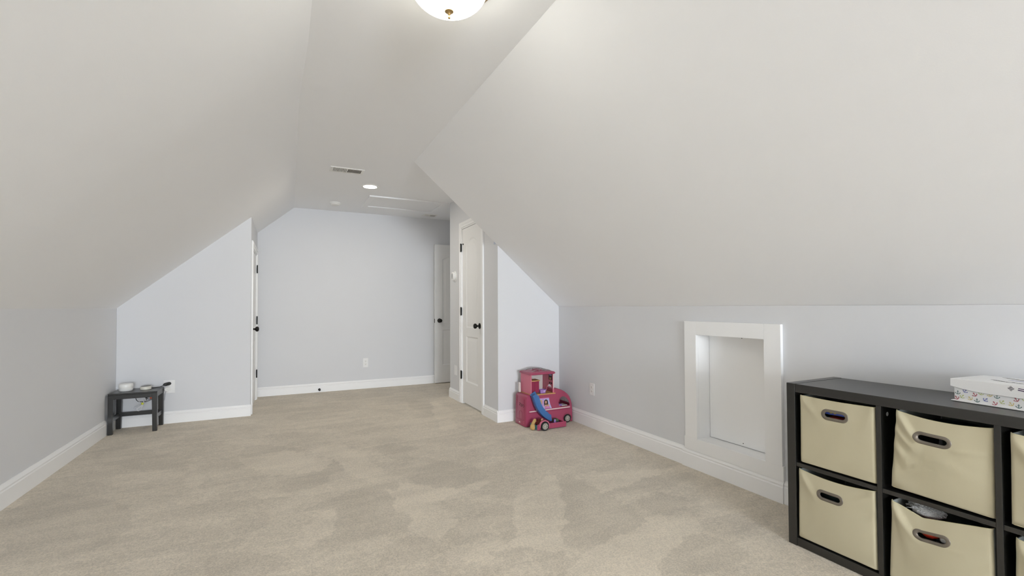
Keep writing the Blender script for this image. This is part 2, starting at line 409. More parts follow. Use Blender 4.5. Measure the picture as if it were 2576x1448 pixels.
# ---- walls
def slope_l(x): return ZK+(ZC-ZK)*(x-XL)/(0.08-XL)
def slope_r(x): return ZK+(ZC-ZK)*(XR-x)/(XR-1.045)
MB().box(XL-T, XL, YG, YS+T, 0, ZK).build('wall_left', M['wall'], **ST)
AY0, AY1, AZ0, AZ1 = 1.812, 2.328, 0.208, 0.942          # access opening
b = MB(); b.box(XR, XR+T, YG, AY0, 0, ZK).box(XR, XR+T, AY1, YT+T, 0, ZK).box(XR, XR+T, AY0, AY1, 0, AZ0).box(XR, XR+T, AY0, AY1, AZ1, ZK)
b.build('wall_right', M['wall'], **ST)
b = MB(); b.prism([(XL, YS, 0), (XD, YS, 0), (XD, YS, slope_l(XD)+0.02), (XL, YS, ZK+0.02)], (0, T, 0)); b.build('wall_left_end', M['wall'], bevel=0.004, **ST)
LD0, LD1, LDZ = 5.728, 6.535, 1.80                        # left door opening
b = MB(); b.box(XD-T, XD, YS+T, LD0, 0, 2.14).box(XD-T, XD, LD1, YB, 0, 2.14).box(XD-T, XD, LD0, LD1, LDZ, 2.14)
b.build('wall_left_return', M['wall'], **ST)
MB().box(-0.7, 3.0, YB, YB+T, 0, ZC).build('wall_back', M['wall'], **ST)
b = MB(); b.prism([(XC, YT, 0), (XR, YT, 0), (XR, YT, ZK+0.02), (XC, YT, slope_r(XC)+0.02)], (0, T, 0)); b.build('wall_right_end', M['wall'], **ST)
CD0, CD1, CDZ = 4.572, 5.192, 2.082                       # closet door opening
b = MB(); b.box(XC, XC+T, YT+T, CD0, 0, ZC).box(XC, XC+T, CD1, YC, 0, ZC).box(XC, XC+T, CD0, CD1, CDZ, ZC)
b.build('wall_closet', M['wall'], **ST)
MB().box(XC+T, 2.9, YC-T, YC, 0, ZC).build('wall_alcove_side', M['wall'], **ST)
b = MB(); b.box(2.80, 2.9, YC, 5.86, 0, ZC).box(2.80, 2.9, 6.64, YB, 0, ZC).box(2.80, 2.9, 5.86, 6.64, 2.08, ZC)
b.box(3.7, 3.8, 5.2, 7.1, 0, ZC).box(2.9, 3.8, 5.1, 5.2, 0, ZC).box(2.9, 3.8, 7.1, 7.2, 0, ZC).box(2.9, 3.8, 5.1, 7.2, ZC, ZC+T).box(2.9, 3.8, 5.1, 7.2, -0.1, 0)
b.build('wall_alcove_end', M['wall'], **ST)
# gable wall behind the camera, with an unseen wide window added to light the room
WX0, WX1, WZ0, WZ1 = -0.65, 1.75, 0.45, 2.15
b = MB(); b.box(XL-T, WX0, YG-T, YG, 0, ZC).box(WX1, XR+T, YG-T, YG, 0, ZC).box(WX0, WX1, YG-T, YG, 0, WZ0).box(WX0, WX1, YG-T, YG, WZ1, ZC)
b.build('wall_front', M['wall'], **ST)
wr = root('unseen_window_1', (0.55, YG, WZ0), kind='structure')
b = MB(); b.box(WX0-0.06, WX0, YG-0.08, YG+0.02, WZ0-0.06, WZ1+0.06).box(WX1, WX1+0.06, YG-0.08, YG+0.02, WZ0-0.06, WZ1+0.06)
b.box(WX0, WX1, YG-0.08, YG+0.02, WZ1, WZ1+0.06).box(WX0, WX1, YG-0.08, YG+0.04, WZ0-0.06, WZ0); b.build('window_frame', M['trim'], wr, bevel=0.003)
for i in range(1, 3):
    x = WX0+(WX1-WX0)*i/3; MB().box(x-0.03, x+0.03, YG-0.07, YG, WZ0, WZ1).build('mullion', M['trim'], wr, bevel=0.003)
MB().box(WX0, WX1, YG-0.065, YG-0.02, 1.30, 1.345).build('meeting_rail', M['trim'], wr, bevel=0.003)
for i in range(3):
    a0 = WX0+(WX1-WX0)*i/3+0.03; a1 = WX0+(WX1-WX0)*(i+1)/3-0.03
    MB().box(a0, a1, YG-0.05, YG-0.046, WZ0, WZ1).build('pane', M['pane'], wr)

# ---- baseboards (moulded profile swept along the wall foot)
def baseboard(name, p0, p1, nrm, hgt=0.125, base=0.0):
    p0, p1, n = Vector(p0), Vector(p1), Vector(nrm)
    k = hgt/0.125
    prof = [(0, 0), (.0165, 0), (.0165, .088*k), (.0125, .093*k), (.0125, .099*k), (.0145, .103*k), (.0105, .113*k), (.0055, .119*k), (.0045, .125*k), (0, .125*k)]
    Ls = [[p+n*(d+base)+Vector((0, 0, z)) for d, z in prof] for p in (p0, p1)]
    return MB().loops(Ls).build(name, M['trim'], smooth=35, **ST)
baseboard('baseboard_left', (XL, YG, 0), (XL, YS, 0), (1, 0, 0), .138)
baseboard('baseboard_left_end', (XL, YS, 0), (XD+0.006, YS, 0), (0, -1, 0), .116)
baseboard('baseboard_back', (XD, YB, 0), (2.79, YB, 0), (0, -1, 0), .118)
baseboard('baseboard_closet', (XC, YC, 0), (XC, CD1+0.069, 0), (-1, 0, 0), .118)
baseboard('baseboard_closet.001', (XC, CD0-0.073, 0), (XC, YT-0.016, 0), (-1, 0, 0), .114)
baseboard('baseboard_right_end', (XC-0.016, YT, 0), (XR, YT, 0), (0, -1, 0), .114)
baseboard('baseboard_right', (XR, YT, 0), (XR, 2.455, 0), (-1, 0, 0), .132)
baseboard('baseboard_right.001', (XR, 2.455, 0), (XR, 1.707, 0), (-1, 0, 0), .130, base=0.0085)
baseboard('baseboard_right.002', (XR, 1.707, 0), (XR, YG, 0), (-1, 0, 0), .132)
MB().box(XR-0.0085, XR, 1.707, 2.455, 0, 0.13).build('trim_4', M['trim'], **ST)

# ---- doors and their casings
def frame_matrix(origin, u, d):
    """local x = along the wall, local y = out of the wall, local z = up"""
    u, d = Vector(u), Vector(d); o = Vector(origin)
    return Matrix(((u.x, d.x, 0, o.x), (u.y, d.y, 0, o.y), (u.z, d.z, 1, o.z), (0, 0, 0, 1)))

def casing(name, mx, wid, hgt, cw=0.066, th=0.017, left=True, right=True):
    r = root(name, mx.translation, kind='structure')
    def strip(x0, x1, z0, z1):
        b = MB(mx); b.box(x0, x1, 0, th*0.72, z0, z1)
        horiz = (x1-x0) > (z1-z0)
        if horiz: b.box(x0+.004, x1-.004, 0, th, z0+cw*.45, z1-.004)
        else:
            if x0 < 0: b.box(x0+.004, x0+cw*.55, 0, th, z0, z1-.004)
            else: b.box(x1-cw*.55, x1-.004, 0, th, z0, z1-.004)
        b.build('casing_board', M['trim'], r, bevel=0.003)
    if left: strip(-cw, 0, 0, hgt+cw)
    if right: strip(wid, wid+cw, 0, hgt+cw)
    strip(0, wid, hgt, hgt+cw)
    b = MB(mx); b.box(-.002, .014, -.095, .004, 0, hgt).box(wid-.014, wid+.002, -.095, .004, 0, hgt).box(.014, wid-.014, -.095, .004, hgt-.014, hgt+.002)
    b.build('door_jamb', M['trim'], r)
    return r

def arch_loop(x0, x1, z0, z1, rise, inset, d, n=13):
    x0 += inset; x1 -= inset; z0 += inset; z1 -= inset
    pts = [(x0, d, z0), (x1, d, z0)]
    for i in range(n):
        t = i/(n-1); x = x1+(x0-x1)*t
        pts.append((x, d, z1-rise+rise*math.sin(PI*t)**0.8 if rise else z1))
    return pts

def door_leaf(r, mx, wid, z0, z1, front, panels, stile=0.115, th=0.035):
    """front: local y of the room-side face; panels: list of (z0, z1, arch)"""
    b = MB(mx)
    b.box(0, stile, front-th, front, z0, z1).box(wid-stile, wid, front-th, front, z0, z1)
    prev = z0
    for (a, c, rise) in panels:
        b.box(stile, wid-stile, front-th, front, prev, a)
        prev = c
        if rise:
            top = [(stile, front-th, c+.001)]+[(x, front-th, z) for x, _, z in arch_loop(stile, wid-stile, a, c, rise, 0, 0)[2:][::-1]]+[(wid-stile, front-th, c+.001)]
            b.prism(top, (0, th, 0))
    b.box(stile, wid-stile, front-th, front, prev, z1)
    b.build('door_leaf', M['door'], r)
    for (a, c, rise) in panels:
        P = MB(mx)
        Ls = [arch_loop(stile, wid-stile, a, c, rise, i, front-dp) for i, dp in ((-.001, 0), (.006, .004), (.014, .010), (.030, .010), (.052, .003), (.056, .003))]
        P.loops(Ls, cap0=False); P.build('door_panel', M['door'], r, smooth=25)

def knob(r, mx, x, z, front, name='door_knob'):
    b = MB(mx)
    prof = [(0, 0), (.031, 0), (.032, .004), (.028, .008), (.014, .011), (.010, .018), (.010, .032), (.016, .036), (.025, .042), (.0285, .052), (.027, .062), (.020, .069), (.008, .072), (0, .072)]
    Ls = [[(x+q*math.cos(2*PI*k/24), front+h, z+q*math.sin(2*PI*k/24)) for k in range(24)] for q, h in [(max(a, .0003), c) for a, c in prof]]
    b.loops(Ls); return b.build(name, M['black_metal'], r, smooth=40)

def hinge(r, mx, x, z, front, h=0.092, leaf=0.020):
    b = MB(mx)
    b.tube([(x, front+.006, z-h/2-.004), (x, front+.006, z+h/2+.004)], .0065, 10)
    b.box(x-leaf, x+leaf, front, front+.0035, z-h/2, z+h/2)
    return b.build('hinge', M['black_metal'], r, smooth=40)

# left door: wall faces +x, local x runs away from the camera
mxl = frame_matrix((XD, LD0, 0), (0, 1, 0), (1, 0, 0))
casing('trim_1', mxl, LD1-LD0, LDZ)
d1 = root('door_1', (XD, LD0, 0), kind='structure')
W = LD1-LD0-0.03; ml = mxl @ Matrix.Translation((0.015, 0, 0))
door_leaf(d1, ml, W, 0.015, LDZ-0.017, -0.004, [(0.27, 0.74, 0), (0.88, 1.62, 0.06)])
knob(d1, ml, 0.062, 0.905, -0.004)
for z in (1.62, 0.985, 0.325): hinge(d1, ml, W+.006, z, 0.006)
# closet door: wall faces -x, local x runs towards the camera
mxc = frame_matrix((XC, CD1, 0), (0, -1, 0), (-1, 0, 0))
casing('trim_2', mxc, CD1-CD0, CDZ)
d2 = root('door_2', (XC, CD1, 0), kind='structure')
W = CD1-CD0-0.03; mc = mxc @ Matrix.Translation((0.015, 0, 0))
door_leaf(d2, mc, W, 0.018, CDZ-0.018, -0.004, [(0.27, 0.80, 0), (0.90, 1.93, 0.07)])
knob(d2, mc, W-0.022-0.035, 0.932, -0.004)
for z in (1.845, 1.088, 0.337): hinge(d2, mc, -.012, z, 0.010, leaf=.014)
MB(mc).box(0.017, 0.029, -.004, .004, 1.878, 1.892).build('hinge_pin_stop', M['black_metal'], d2)
# open door lying back against the far wall of the alcove
d3 = root('door_3', (1.99, 6.70, 0), kind='structure')
mo = frame_matrix((1.990, 6.662, 0), (1, 0, 0), (0, -1, 0))
door_leaf(d3, mo, 0.76, 0.012, 2.075, 0.0, [(0.27, 0.80, 0), (0.90, 1.93, 0.07)])
knob(d3, mo, 0.066, 0.937, 0.0)
b = MB(mo); b.box(-.003, .001, -.028, -.007, .905, .965).build('latch_plate', M['black_metal'], d3)
for z in (1.845, 1.088, 0.337): hinge(d3, mo, 0.768, z, -0.01)
mxa = frame_matrix((2.80, 6.64, 0), (0, -1, 0), (-1, 0, 0)); casing('trim_3', mxa, 0.78, 2.08, right=True)

# ---- attic access hatch in the right knee wall
ar = root('access_door', (XR, 2.07, 0.21), 'white recessed access panel with wide flat frame in the right knee wall', 'access panel')
FX = XR-0.022
def bd(x0, y0, y1, z0, z1, nm='frame_board', m='trim', x1=XR): MB().box(x0, x1, y0, y1, z0, z1).build(nm, M[m], ar, bevel=0.002)
bd(FX, AY1-.004, 2.428, 0.212, 1.032); bd(FX, 1.709, AY0+.004, 0.212, 1.032)
bd(FX, AY0+.004, AY1-.004, AZ1-.004, 1.032); bd(FX+.001, 1.704, 2.436, 0.125, AZ0+.006, 'apron')
REV = 0.120
b = MB(); b.box(XR, XR+REV, AY1-.004, AY1+.016, AZ0+.006, AZ1-.004).box(XR, XR+REV, AY0-.016, AY0+.004, AZ0+.006, AZ1-.004)
b.box(XR, XR+REV, AY0+.004, AY1-.004, AZ1-.004, AZ1+.016).box(XR, XR+REV, AY0+.004, AY1-.004, AZ0-.014, AZ0+.006); b.build('reveal', M['trim'], ar)
MB().box(XR+REV-.012, XR+REV+.01, AY0+.005, AY1-.0065, AZ0+.0095, AZ1-.0055).build('panel', M['trim'], ar, bevel=0.0015)
MB().box(XR+REV+.012, XR+REV+.03, AY0-.02, AY1+.02, AZ0-.02, AZ1+.02).build('backing', M['gap'], ar)
for z in (AZ0+.028, AZ1-.016): MB().lathe([(.003, -.0135), (.003, -.005)], (XR+REV, 2.06, z), 8, 'X').build('screw', M['slot'], ar)

# ---- electrical plates
def plate(name, mx, wid, hgt, label, duplex=True, cat='outlet', n=1):
    r = root(name, mx.translation, label, cat)
    MB(mx).box(-wid/2, wid/2, 0, .006, 0, hgt).build('cover_plate', M['plate'], r, bevel=.0025)
    if duplex:
        for i in range(n):
            cx = (i-(n-1)/2)*0.046
            for z in (hgt*.33, hgt*.67):
                f = MB(mx); f.loops([[(cx+.0165*math.cos(2*PI*k/20), d, z+.0135*math.sin(2*PI*k/20)) for k in range(20)] for d in (.005, .008)])
                q = f.build('receptacle', M['white'], r, smooth=40)
                s_ = MB(mx); s_.box(cx-.0075, cx-.005, .0078, .0084, z-.002, z+.006).box(cx+.005, cx+.0075, .0078, .0084, z-.002, z+.006).box(cx-.002, cx+.002, .0078, .0084, z-.009, z-.005)
                s_.build('slots', M['slot'], q)
    MB(mx).box(-.002, .002, .006, .0072, hgt/2-.002, hgt/2+.002).build('plate_screw', M['screw'], r)
    return r
plate('wall_outlet', frame_matrix((1.006, YB, 0.297), (1, 0, 0), (0, -1, 0)), 0.070, 0.128, 'white duplex outlet low on the far end wall')
plate('wall_outlet', frame_matrix((3.571-0.0+0, 0, 0), (1, 0, 0), (0, -1, 0)) if False else frame_matrix((XR, 3.571, 0.305), (0, -1, 0), (-1, 0, 0)), 0.074, 0.112,
      'white plate on the right knee wall between pink toy and access panel', cat='outlet')
plate('wall_plate', frame_matrix((XC, 5.41, 0.300), (0, -1, 0), (-1, 0, 0)), 0.105, 0.120, 'blank white plate on closet wall below the round thermostat', duplex=False, cat='wall plate')
plate('wall_outlet', frame_matrix((-1.041, YS, 0.296), (1, 0, 0), (0, -1, 0)), 0.095, 0.128, 'white outlet with two plugs beside the black stool')

# ---- thermostat, door stop
t = root('thermostat', (XC, 5.44, 1.52), 'round white thermostat on closet wall above the blank plate', 'thermostat')
MB().lathe([(.001, 0), (.068, 0), (.068, -.006), (.064, -.008), (.001, -.008)], (XC, 5.44, 1.517), 40, 'X').build('mounting_ring', M['white'], t, smooth=30)
MB().lathe([(.001, -.007), (.050, -.007), (.051, -.034), (.047, -.040), (.036, -.0405), (.001, -.0405)], (XC, 5.44, 1.520), 40, 'X').build('dial_body', M['white'], t, smooth=30)
MB().lathe([(.001, -.040), (.036, -.040), (.035, -.0418), (.001, -.0418)], (XC, 5.44, 1.520), 40, 'X').build('display', M['thermo'], t, smooth=30)
t = root('door_stop', (0.405, YB-.016, .03), 'small black door stop on far baseboard above the carpet', 'door stop')
MB().lathe([(.001, 0), (.016, 0), (.016, -.004), (.007, -.008), (.007, -.045), (.001, -.045)], (0.405, YB-.016, .036), 16, 'Y').build('post', M['black_metal'], t, smooth=40)
MB().lathe([(.001, -.043), (.012, -.043), (.013, -.058), (.009, -.064), (.001, -.064)], (0.405, YB-.016, .036), 16, 'Y').build('bumper', M['black'], t, smooth=40)

# ---- ceiling fittings
LX, LY = 0.577, 1.734
t = root('ceiling_light', (LX, LY, ZC), 'flush dome ceiling light with frosted glass and brass finial', 'ceiling light')
MB().lathe([(.001, 0), (.180, 0), (.184, -.010), (.191, -.020), (.192, -.026), (.187, -.032), (.176, -.036), (.170, -.042), (.163, -.048), (.155, -.048), (.150, -.044), (.001, -.03)], (LX, LY, ZC), 56).build('pan', M['brass'], t, smooth=35)
R, D = 0.156, 0.107
MB().lathe([(max(.001, R*math.cos(i/14*PI/2)), -.045-D*math.sin(i/14*PI/2)) for i in range(15)], (LX, LY, ZC), 56).build('glass_dome', M['dome'], t, smooth=60)
zf = ZC-.045-D
MB().lathe([(.001, .004), (.013, .004), (.0175, .001), (.0178, -.003), (.013, -.007), (.0075, -.011), (.0068, -.013), (.0055, -.015), (.0038, -.018), (.0045, -.021), (.0060, -.025), (.0052, -.029), (.0025, -.031), (.0005, -.0315)], (LX, LY, zf), 28).build('finial', M['brass'], t, smooth=35)

# extra dome added out of view behind the camera to brighten the room
LX2, LY2 = 0.577, -3.6
t = root('ceiling_light', (LX2, LY2, ZC), 'added flush dome ceiling light, unseen behind the camera, to brighten the room', 'ceiling light')
MB().lathe([(.001, 0), (.180, 0), (.184, -.010), (.191, -.020), (.192, -.026), (.187, -.032), (.176, -.036), (.170, -.042), (.163, -.048), (.155, -.048), (.150, -.044), (.001, -.03)], (LX2, LY2, ZC), 56).build('pan', M['brass'], t, smooth=35)
MB().lathe([(max(.001, R*math.cos(i/14*PI/2)), -.045-D*math.sin(i/14*PI/2)) for i in range(15)], (LX2, LY2, ZC), 56).build('glass_dome', M['dome_added'], t, smooth=60)

t = root('recessed_light', (.822, 5.217, ZC), 'small lit recessed downlight between the vent and attic hatch', 'downlight')
MB().lathe([(.001, -.0015), (.072, -.0015), (.072, -.0035), (.001, -.0035)], (.822, 5.217, ZC), 36).build('lens', M['can'], t, smooth=30)
MB().lathe([(.070, 0), (.092, 0), (.091, -.004), (.076, -.006), (.070, -.004)], (.822, 5.217, ZC), 36).build('trim_ring', M['ventwhite'], t, smooth=30)

def vent(name, x0, x1, y0, y1, label, banks):
    r = root(name, ((x0+x1)/2, (y0+y1)/2, ZC), label, 'vent')
    f = MB(); fl = .022
    f.box(x0, x1, y0, y0+fl, ZC-.006, ZC).box(x0, x1, y1-fl, y1, ZC-.006, ZC).box(x0, x0+fl, y0+fl, y1-fl, ZC-.006, ZC).box(x1-fl, x1, y0+fl, y1-fl, ZC-.006, ZC)
    f.box((x0+x1)/2-.007, (x0+x1)/2+.007, y0+fl, y1-fl, ZC-.005, ZC); f.build('frame', M['ventwhite'], r, bevel=.0015)
    MB().box(x0+fl, x1-fl, y0+fl, y1-fl, ZC-.0008, ZC-.0002).build('duct', M['ventdark'], r)
    me = None
    for bk in range(2):
        a0 = x0+fl if bk == 0 else (x0+x1)/2+.007; a1 = (x0+x1)/2-.007 if bk == 0 else x1-fl
        for i in range(banks+1):
            x = a0+(a1-a0)*i/banks; tilt = .004 if bk == 0 else -.004
            s_ = MB(); s_.prism([(x-.0018, y0+fl, ZC-.001), (x+.0018, y0+fl, ZC-.001), (x+.0018+tilt, y0+fl, ZC-.010), (x-.0018+tilt, y0+fl, ZC-.010)], (0, y1-y0-2*fl, 0)); s_.build('slat', M['ventwhite'], r)
vent('ceiling_vent', .368, .676, 4.605, 4.775, 'white ceiling register with dark slots near the recessed light', 10)
vent('ceiling_vent', 1.76, 1.96, 6.42, 6.56, 'small pale ceiling grille by far wall above the open door', 8)
t = root('smoke_detector', (.55, 6.21, ZC), 'round white smoke detector on ceiling near far wall', 'smoke detector')
MB().lathe([(.001, 0), (.068, 0), (.068, -.010), (.062, -.014), (.001, -.014)], (.55, 6.21, ZC), 36).build('base', M['white'], t, smooth=30)
MB().lathe([(.001, -.013), (.056, -.013), (.056, -.024), (.048, -.032), (.030, -.035), (.001, -.035)], (.55, 6.21, ZC), 36).build('cover', M['ventwhite'], t, smooth=30)

t = root('attic_hatch', (1.37, 5.94, ZC), 'framed flat attic hatch in the ceiling beyond the right slope', 'attic hatch')
HX0, HX1, HY0, HY1, HW = .880, 1.860, 5.615, 6.262, .068
for (a, c, e, g) in ((HX0, HX1, HY0, HY0+HW), (HX0, HX1, HY1-HW, HY1), (HX0, HX0+HW, HY0+HW, HY1-HW), (HX1-HW, HX1, HY0+HW, HY1-HW)):
    MB().box(a, c, e, g, ZC-.017, ZC).build('frame_board', M['ceil'], t, bevel=.003)
MB().box(HX0+HW+.004, HX1-HW-.004, HY0+HW+.004, HY1-HW-.004, ZC-.008, ZC-.001).build('hatch_panel', M['ceil'], t)
MB().box(HX0+HW, HX1-HW, HY0+HW, HY1-HW, ZC-.0012, ZC-.0004).build('gap', M['slot'], t)

# ------------------------------------------------------------------ cube shelf with canvas bins
SX, SY, SD, SH = 2.183, 1.427, 0.388, 0.767
OT, IT, OW = 0.040, 0.018, 0.335
SL = 2*OT+4*OW+3*IT
sh = root('cube_shelf', (SX+SD/2, SY-SL/2, 0), 'long black-brown cube shelf along the right knee wall', 'shelf')
MB().box(SX, SX+SD, SY-OT, SY, 0, SH).build('side_panel', M['shelf'], sh, bevel=.0015)
MB().box(SX, SX+SD, SY-SL, SY-SL+OT, 0, SH).build('side_panel', M['shelf'], sh, bevel=.0015)
MB().box(SX+.0015, SX+SD, SY-SL+OT+.0008, SY-OT-.0012, SH-OT, SH-.001).build('top_board', M['shelf'], sh, bevel=.0015)
MB().box(SX+.0015, SX+SD, SY-SL+OT+.0008, SY-OT-.0008, 0.002, OT).build('bottom_board', M['shelf'], sh, bevel=.0015)
CY0 = [SY-OT-i*(OW+IT) for i in range(4)]            # far edge of each column
for i in range(3):
    y = CY0[i]-OW
    MB().box(SX+.003, SX+SD, y-IT, y, OT, SH-OT).build('divider', M['shelf'], sh, bevel=.001)
ZM = 0.376
for i in range(4):
    MB().box(SX+.004, SX+SD, CY0[i]-OW+.0005, CY0[i]-.0005, ZM, ZM+IT).build('shelf_board', M['shelf'], sh, bevel=.001)
for (y, x, z) in ((CY0[1]+.0008, SX+.055, .668),):
    pass
MB().lathe([(.0005, -.0006), (.0085, -.0006), (.0085, .0012), (.0005, .0016)], (SX+.052, CY0[0]-OW-IT, .690), 18, 'Y').build('screw_cap', M['screw'], sh, smooth=40)

def stadium(cy, cz, hw, hh, n):
    """n points of a stadium; y decreases to the viewer's right"""
    pts = []; r = hh; L = hw-hh
    per = 4*L+2*PI*r
    for i in range(n):
        d = per*i/n
        if d < 2*L: pts.append((cy+L-d, cz+r))
        elif d < 2*L+PI*r:
            a = PI/2-(d-2*L)/r; pts.append((cy-L-r*math.cos(a), cz+r*math.sin(a)))
        elif d < 4*L+PI*r: pts.append((cy-L+(d-2*L-PI*r), cz-r))
        else:
            a = -PI/2+(d-4*L-PI*r)/r; pts.append((cy+L+r*math.cos(a), cz+r*math.sin(a)))
    return pts

def make_bin(label, corners, inset, hole, sag, belly, creases, tilt=0.0, seed=0):
    """corners: TL, TR, BR, BL as (y, z) on the front; hole: centre (y, z)"""
    TL, TR, BR, BL = corners
    cy = (TL[0]+TR[0])/2; zb = min(BL[1], BR[1])
    r = root('storage_bin', (SX+inset+.16, cy, zb), label, 'bin', 'canvas bins in the cube shelf')
    hy, hz = hole
    def edge(s, t):        # s 0 left..1 right, t 0 bottom..1 top
        y = (BL[0]*(1-s)+BR[0]*s)*(1-t)+(TL[0]*(1-s)+TR[0]*s)*t
        z = (BL[1]*(1-s)+BR[1]*s)*(1-t)+(TL[1]*(1-s)+TR[1]*s)*t
        sg = sag(s) if callable(sag) else sag*math.sin(PI*s)
        z -= sg*max(0, t-.45)/.55
        return y, z
    def disp(y, z, s, t):
        e = min(s, 1-s)*abs(TL[0]-TR[0]); rc = .011
        x = SX+inset+tilt*t
        if e < rc: x += rc-math.sqrt(max(0, rc*rc-(rc-e)**2))
        eb = t*abs(TL[1]-BL[1]); 
        if eb < .006: x += .006-math.sqrt(max(0, .006**2-(.006-eb)**2))
        x -= belly*max(0, math.sin(PI*min(1, max(0, s))))*max(0, math.sin(PI*min(1, max(0, t))))**.8
        for (s0, t0, s1, t1, a, wd) in creases:
            dx, dy = s1-s0, t1-t0; L2 = dx*dx+dy*dy
            u = max(0, min(1, ((s-s0)*dx+(t-t0)*dy)/L2))
            d = math.hypot(s-s0-u*dx, t-t0-u*dy)
            x -= a*math.exp(-(d/wd)**2)*math.sin(PI*min(1, .12+u*.88))
        x += .0016*noise.noise(Vector((y*14+seed, z*14, seed)))
        return x
    # front: rings from the hole to the rectangle
    n = 112; h0 = stadium(hy, hz, .0475, .0165, n)
    outer = []
    for (y, z) in h0:
        # same angle hit on the unit square around the hole
        sy = (TL[0]-hy)/abs(TL[0]-TR[0]); sz = (hz-BL[1])/(TL[1]-BL[1])
        dx, dz = -(y-hy)/abs(TL[0]-TR[0]), (z-hz)/(TL[1]-BL[1])
        k = 1e9
        if dx > 1e-9: k = min(k, (1-sy)/dx)
        if dx < -1e-9: k = min(k, -sy/dx)
        if dz > 1e-9: k = min(k, (1-sz)/dz)
        if dz < -1e-9: k = min(k, -sz/dz)
        outer.append([sy+dx*k, sz+dz*k])
    for c in ((0, 0), (1, 0), (1, 1), (0, 1)):
        i = min(range(n), key=lambda q: (outer[q][0]-c[0])**2+(outer[q][1]-c[1])**2); outer[i] = list(c)
    sy = (TL[0]-hy)/abs(TL[0]-TR[0]); sz = (hz-BL[1])/(TL[1]-BL[1])
    Ls = []
    for f in (0, .06, .14, .24, .34, .44, .54, .63, .71, .78, .84, .89, .93, .96, .98, .992, 1.0):
        L = []
        for (y, z), (so, to) in zip(h0, outer):
            s0, t0 = -(y-hy)/abs(TL[0]-TR[0])+sy, (z-hz)/(TL[1]-BL[1])+sz
            s, t = s0*(1-f)+so*f, t0*(1-f)+to*f
            yy, zz = edge(s, t)
            L.append((disp(yy, zz, s, t), yy, zz))
        Ls.append(L)
    b = MB(); b.loops(Ls, cap0=False, cap1=False)
    o = b.build('front_panel', M['bin'], r, smooth=80)
    sm = o.modifiers.new('thick', 'SOLIDIFY'); sm.thickness = .003; sm.offset = -1
    # top hem: a folded strip following the rim
    hem = MB(); L1, L2, L3, L4 = [], [], [], []
    for i in range(41):
        s = i/40; y, z = edge(s, 1); x = disp(y, z, s, 1)
        L1.append((x-.0012, y, z-.0015)); L2.append((x-.0008, y, z+.001)); L3.append((x+.0045, y, z+.001)); L4.append((x+.0045, y, z-.014))
    k = len(L1); hem.loops([L1, L2, L3, L4], closed=False); hem.build('hem', M['binhem'], r, smooth=60)
    wl = MB(); L1, L2 = [], []
    Lp = []
    for i in range(41):
        s = i/40; y, z = edge(s, 0); x = disp(y, z, s, 0)
        Lp.append((x-.0008, y, z+.002))
    wl.tube(Lp, .0022, 6); wl.build('piping', M['binhem'], r, smooth=60)
    # sides, back and base
    xf, xb = SX+inset+.010, SX+SD-.006
    bd_ = MB()
    for (yt, zt, yb_, zb_, sgn) in ((TL[0], TL[1], BL[0], BL[1], -1), (TR[0], TR[1], BR[0], BR[1], 1)):
        zt2 = zt-.003
        bd_.loops([[(xf, yt, zt2), (xf, yb_, zb_), (xf, yb_+sgn*.003, zb_), (xf, yt+sgn*.003, zt2)], [(xb, yt, TL[1]-.004), (xb, yb_, zb), (xb, yb_+sgn*.003, zb), (xb, yt+sgn*.003, TL[1]-.004)]])
    bd_.box(xb-.003, xb, TR[0]+.003, TL[0]-.003, zb, TL[1]-.005)
    bd_.loops([[(xf, BL[0]-.003, BL[1]+.001), (xf, BR[0]+.003, BR[1]+.001), (xf, BR[0]+.003, BR[1]+.004), (xf, BL[0]-.003, BL[1]+.004)], [(xb-.003, BL[0]-.003, zb), (xb-.003, BR[0]+.003, zb), (xb-.003, BR[0]+.003, zb+.003), (xb-.003, BL[0]-.003, zb+.003)]])
    bd_.build('bin_body', M['bin_greyed'], r)
    # handle grommet
    g = MB(); xs = []
    prof = [(-.0045, .0030), (-.0035, -.0008), (.000, -.0020), (.0078, -.0020), (.0095, -.0008), (.0098, .0022)]
    Ls = []
    m = 64
    st = [stadium(hy, hz, .0475-.001+q, .0165-.001+q, m) for q, _ in prof]
    for (q, dx), ring_ in zip(prof, st):
        L = []
        for (y, z) in ring_:
            s, t = -(y-hy)/abs(TL[0]-TR[0])+sy, (z-hz)/(TL[1]-BL[1])+sz
            yy, zz = edge(s, t)
            L.append((disp(yy, zz, s, t)+dx, yy, zz))
        Ls.append(L)
    g.loops(Ls, wrap=False, cap0=False, cap1=False); g.build('handle_grommet', M['grommet'], r, smooth=50)
    return r, (hy, hz)

c_soft = [(0, 1, .35, .62, .0035, .05), (1, .98, .8, .55, .002, .06)]
make_bin('cream canvas bin at top of far shelf column, red and blue behind its handle', ((1.367, .716), (1.057, .716), (1.055, .402), (1.369, .402)), .004,
         (1.211, .652), .004, .004, c_soft, seed=1)
make_bin('cream canvas bin with deep diagonal creases in the top row second column', ((.985, .722), (.702, .713), (.703, .401), (1.009, .409)), .010,
         (.865, .643), lambda s: .018*max(0, math.sin(PI*min(1, s)))**.8*(1-.25*s), .012,
         [(0, 1, .33, .58, .012, .05), (0, .78, .30, .50, .010, .045), (0, .60, .22, .30, .008, .045), (.35, .52, .95, .36, .004, .05), (.62, .66, 1, .70, .004, .03), (0, .25, .12, .05, .004, .05)], seed=2)
make_bin('cream canvas bin at the top of the third column, cut off by the picture edge', ((.661, .709), (.352, .712), (.354, .402), (.664, .402)), .006,
         (.510, .645), .014, .008, [(0, 1, .25, .6, .008, .06), (1, 1, .7, .6, .006, .06)], seed=3)
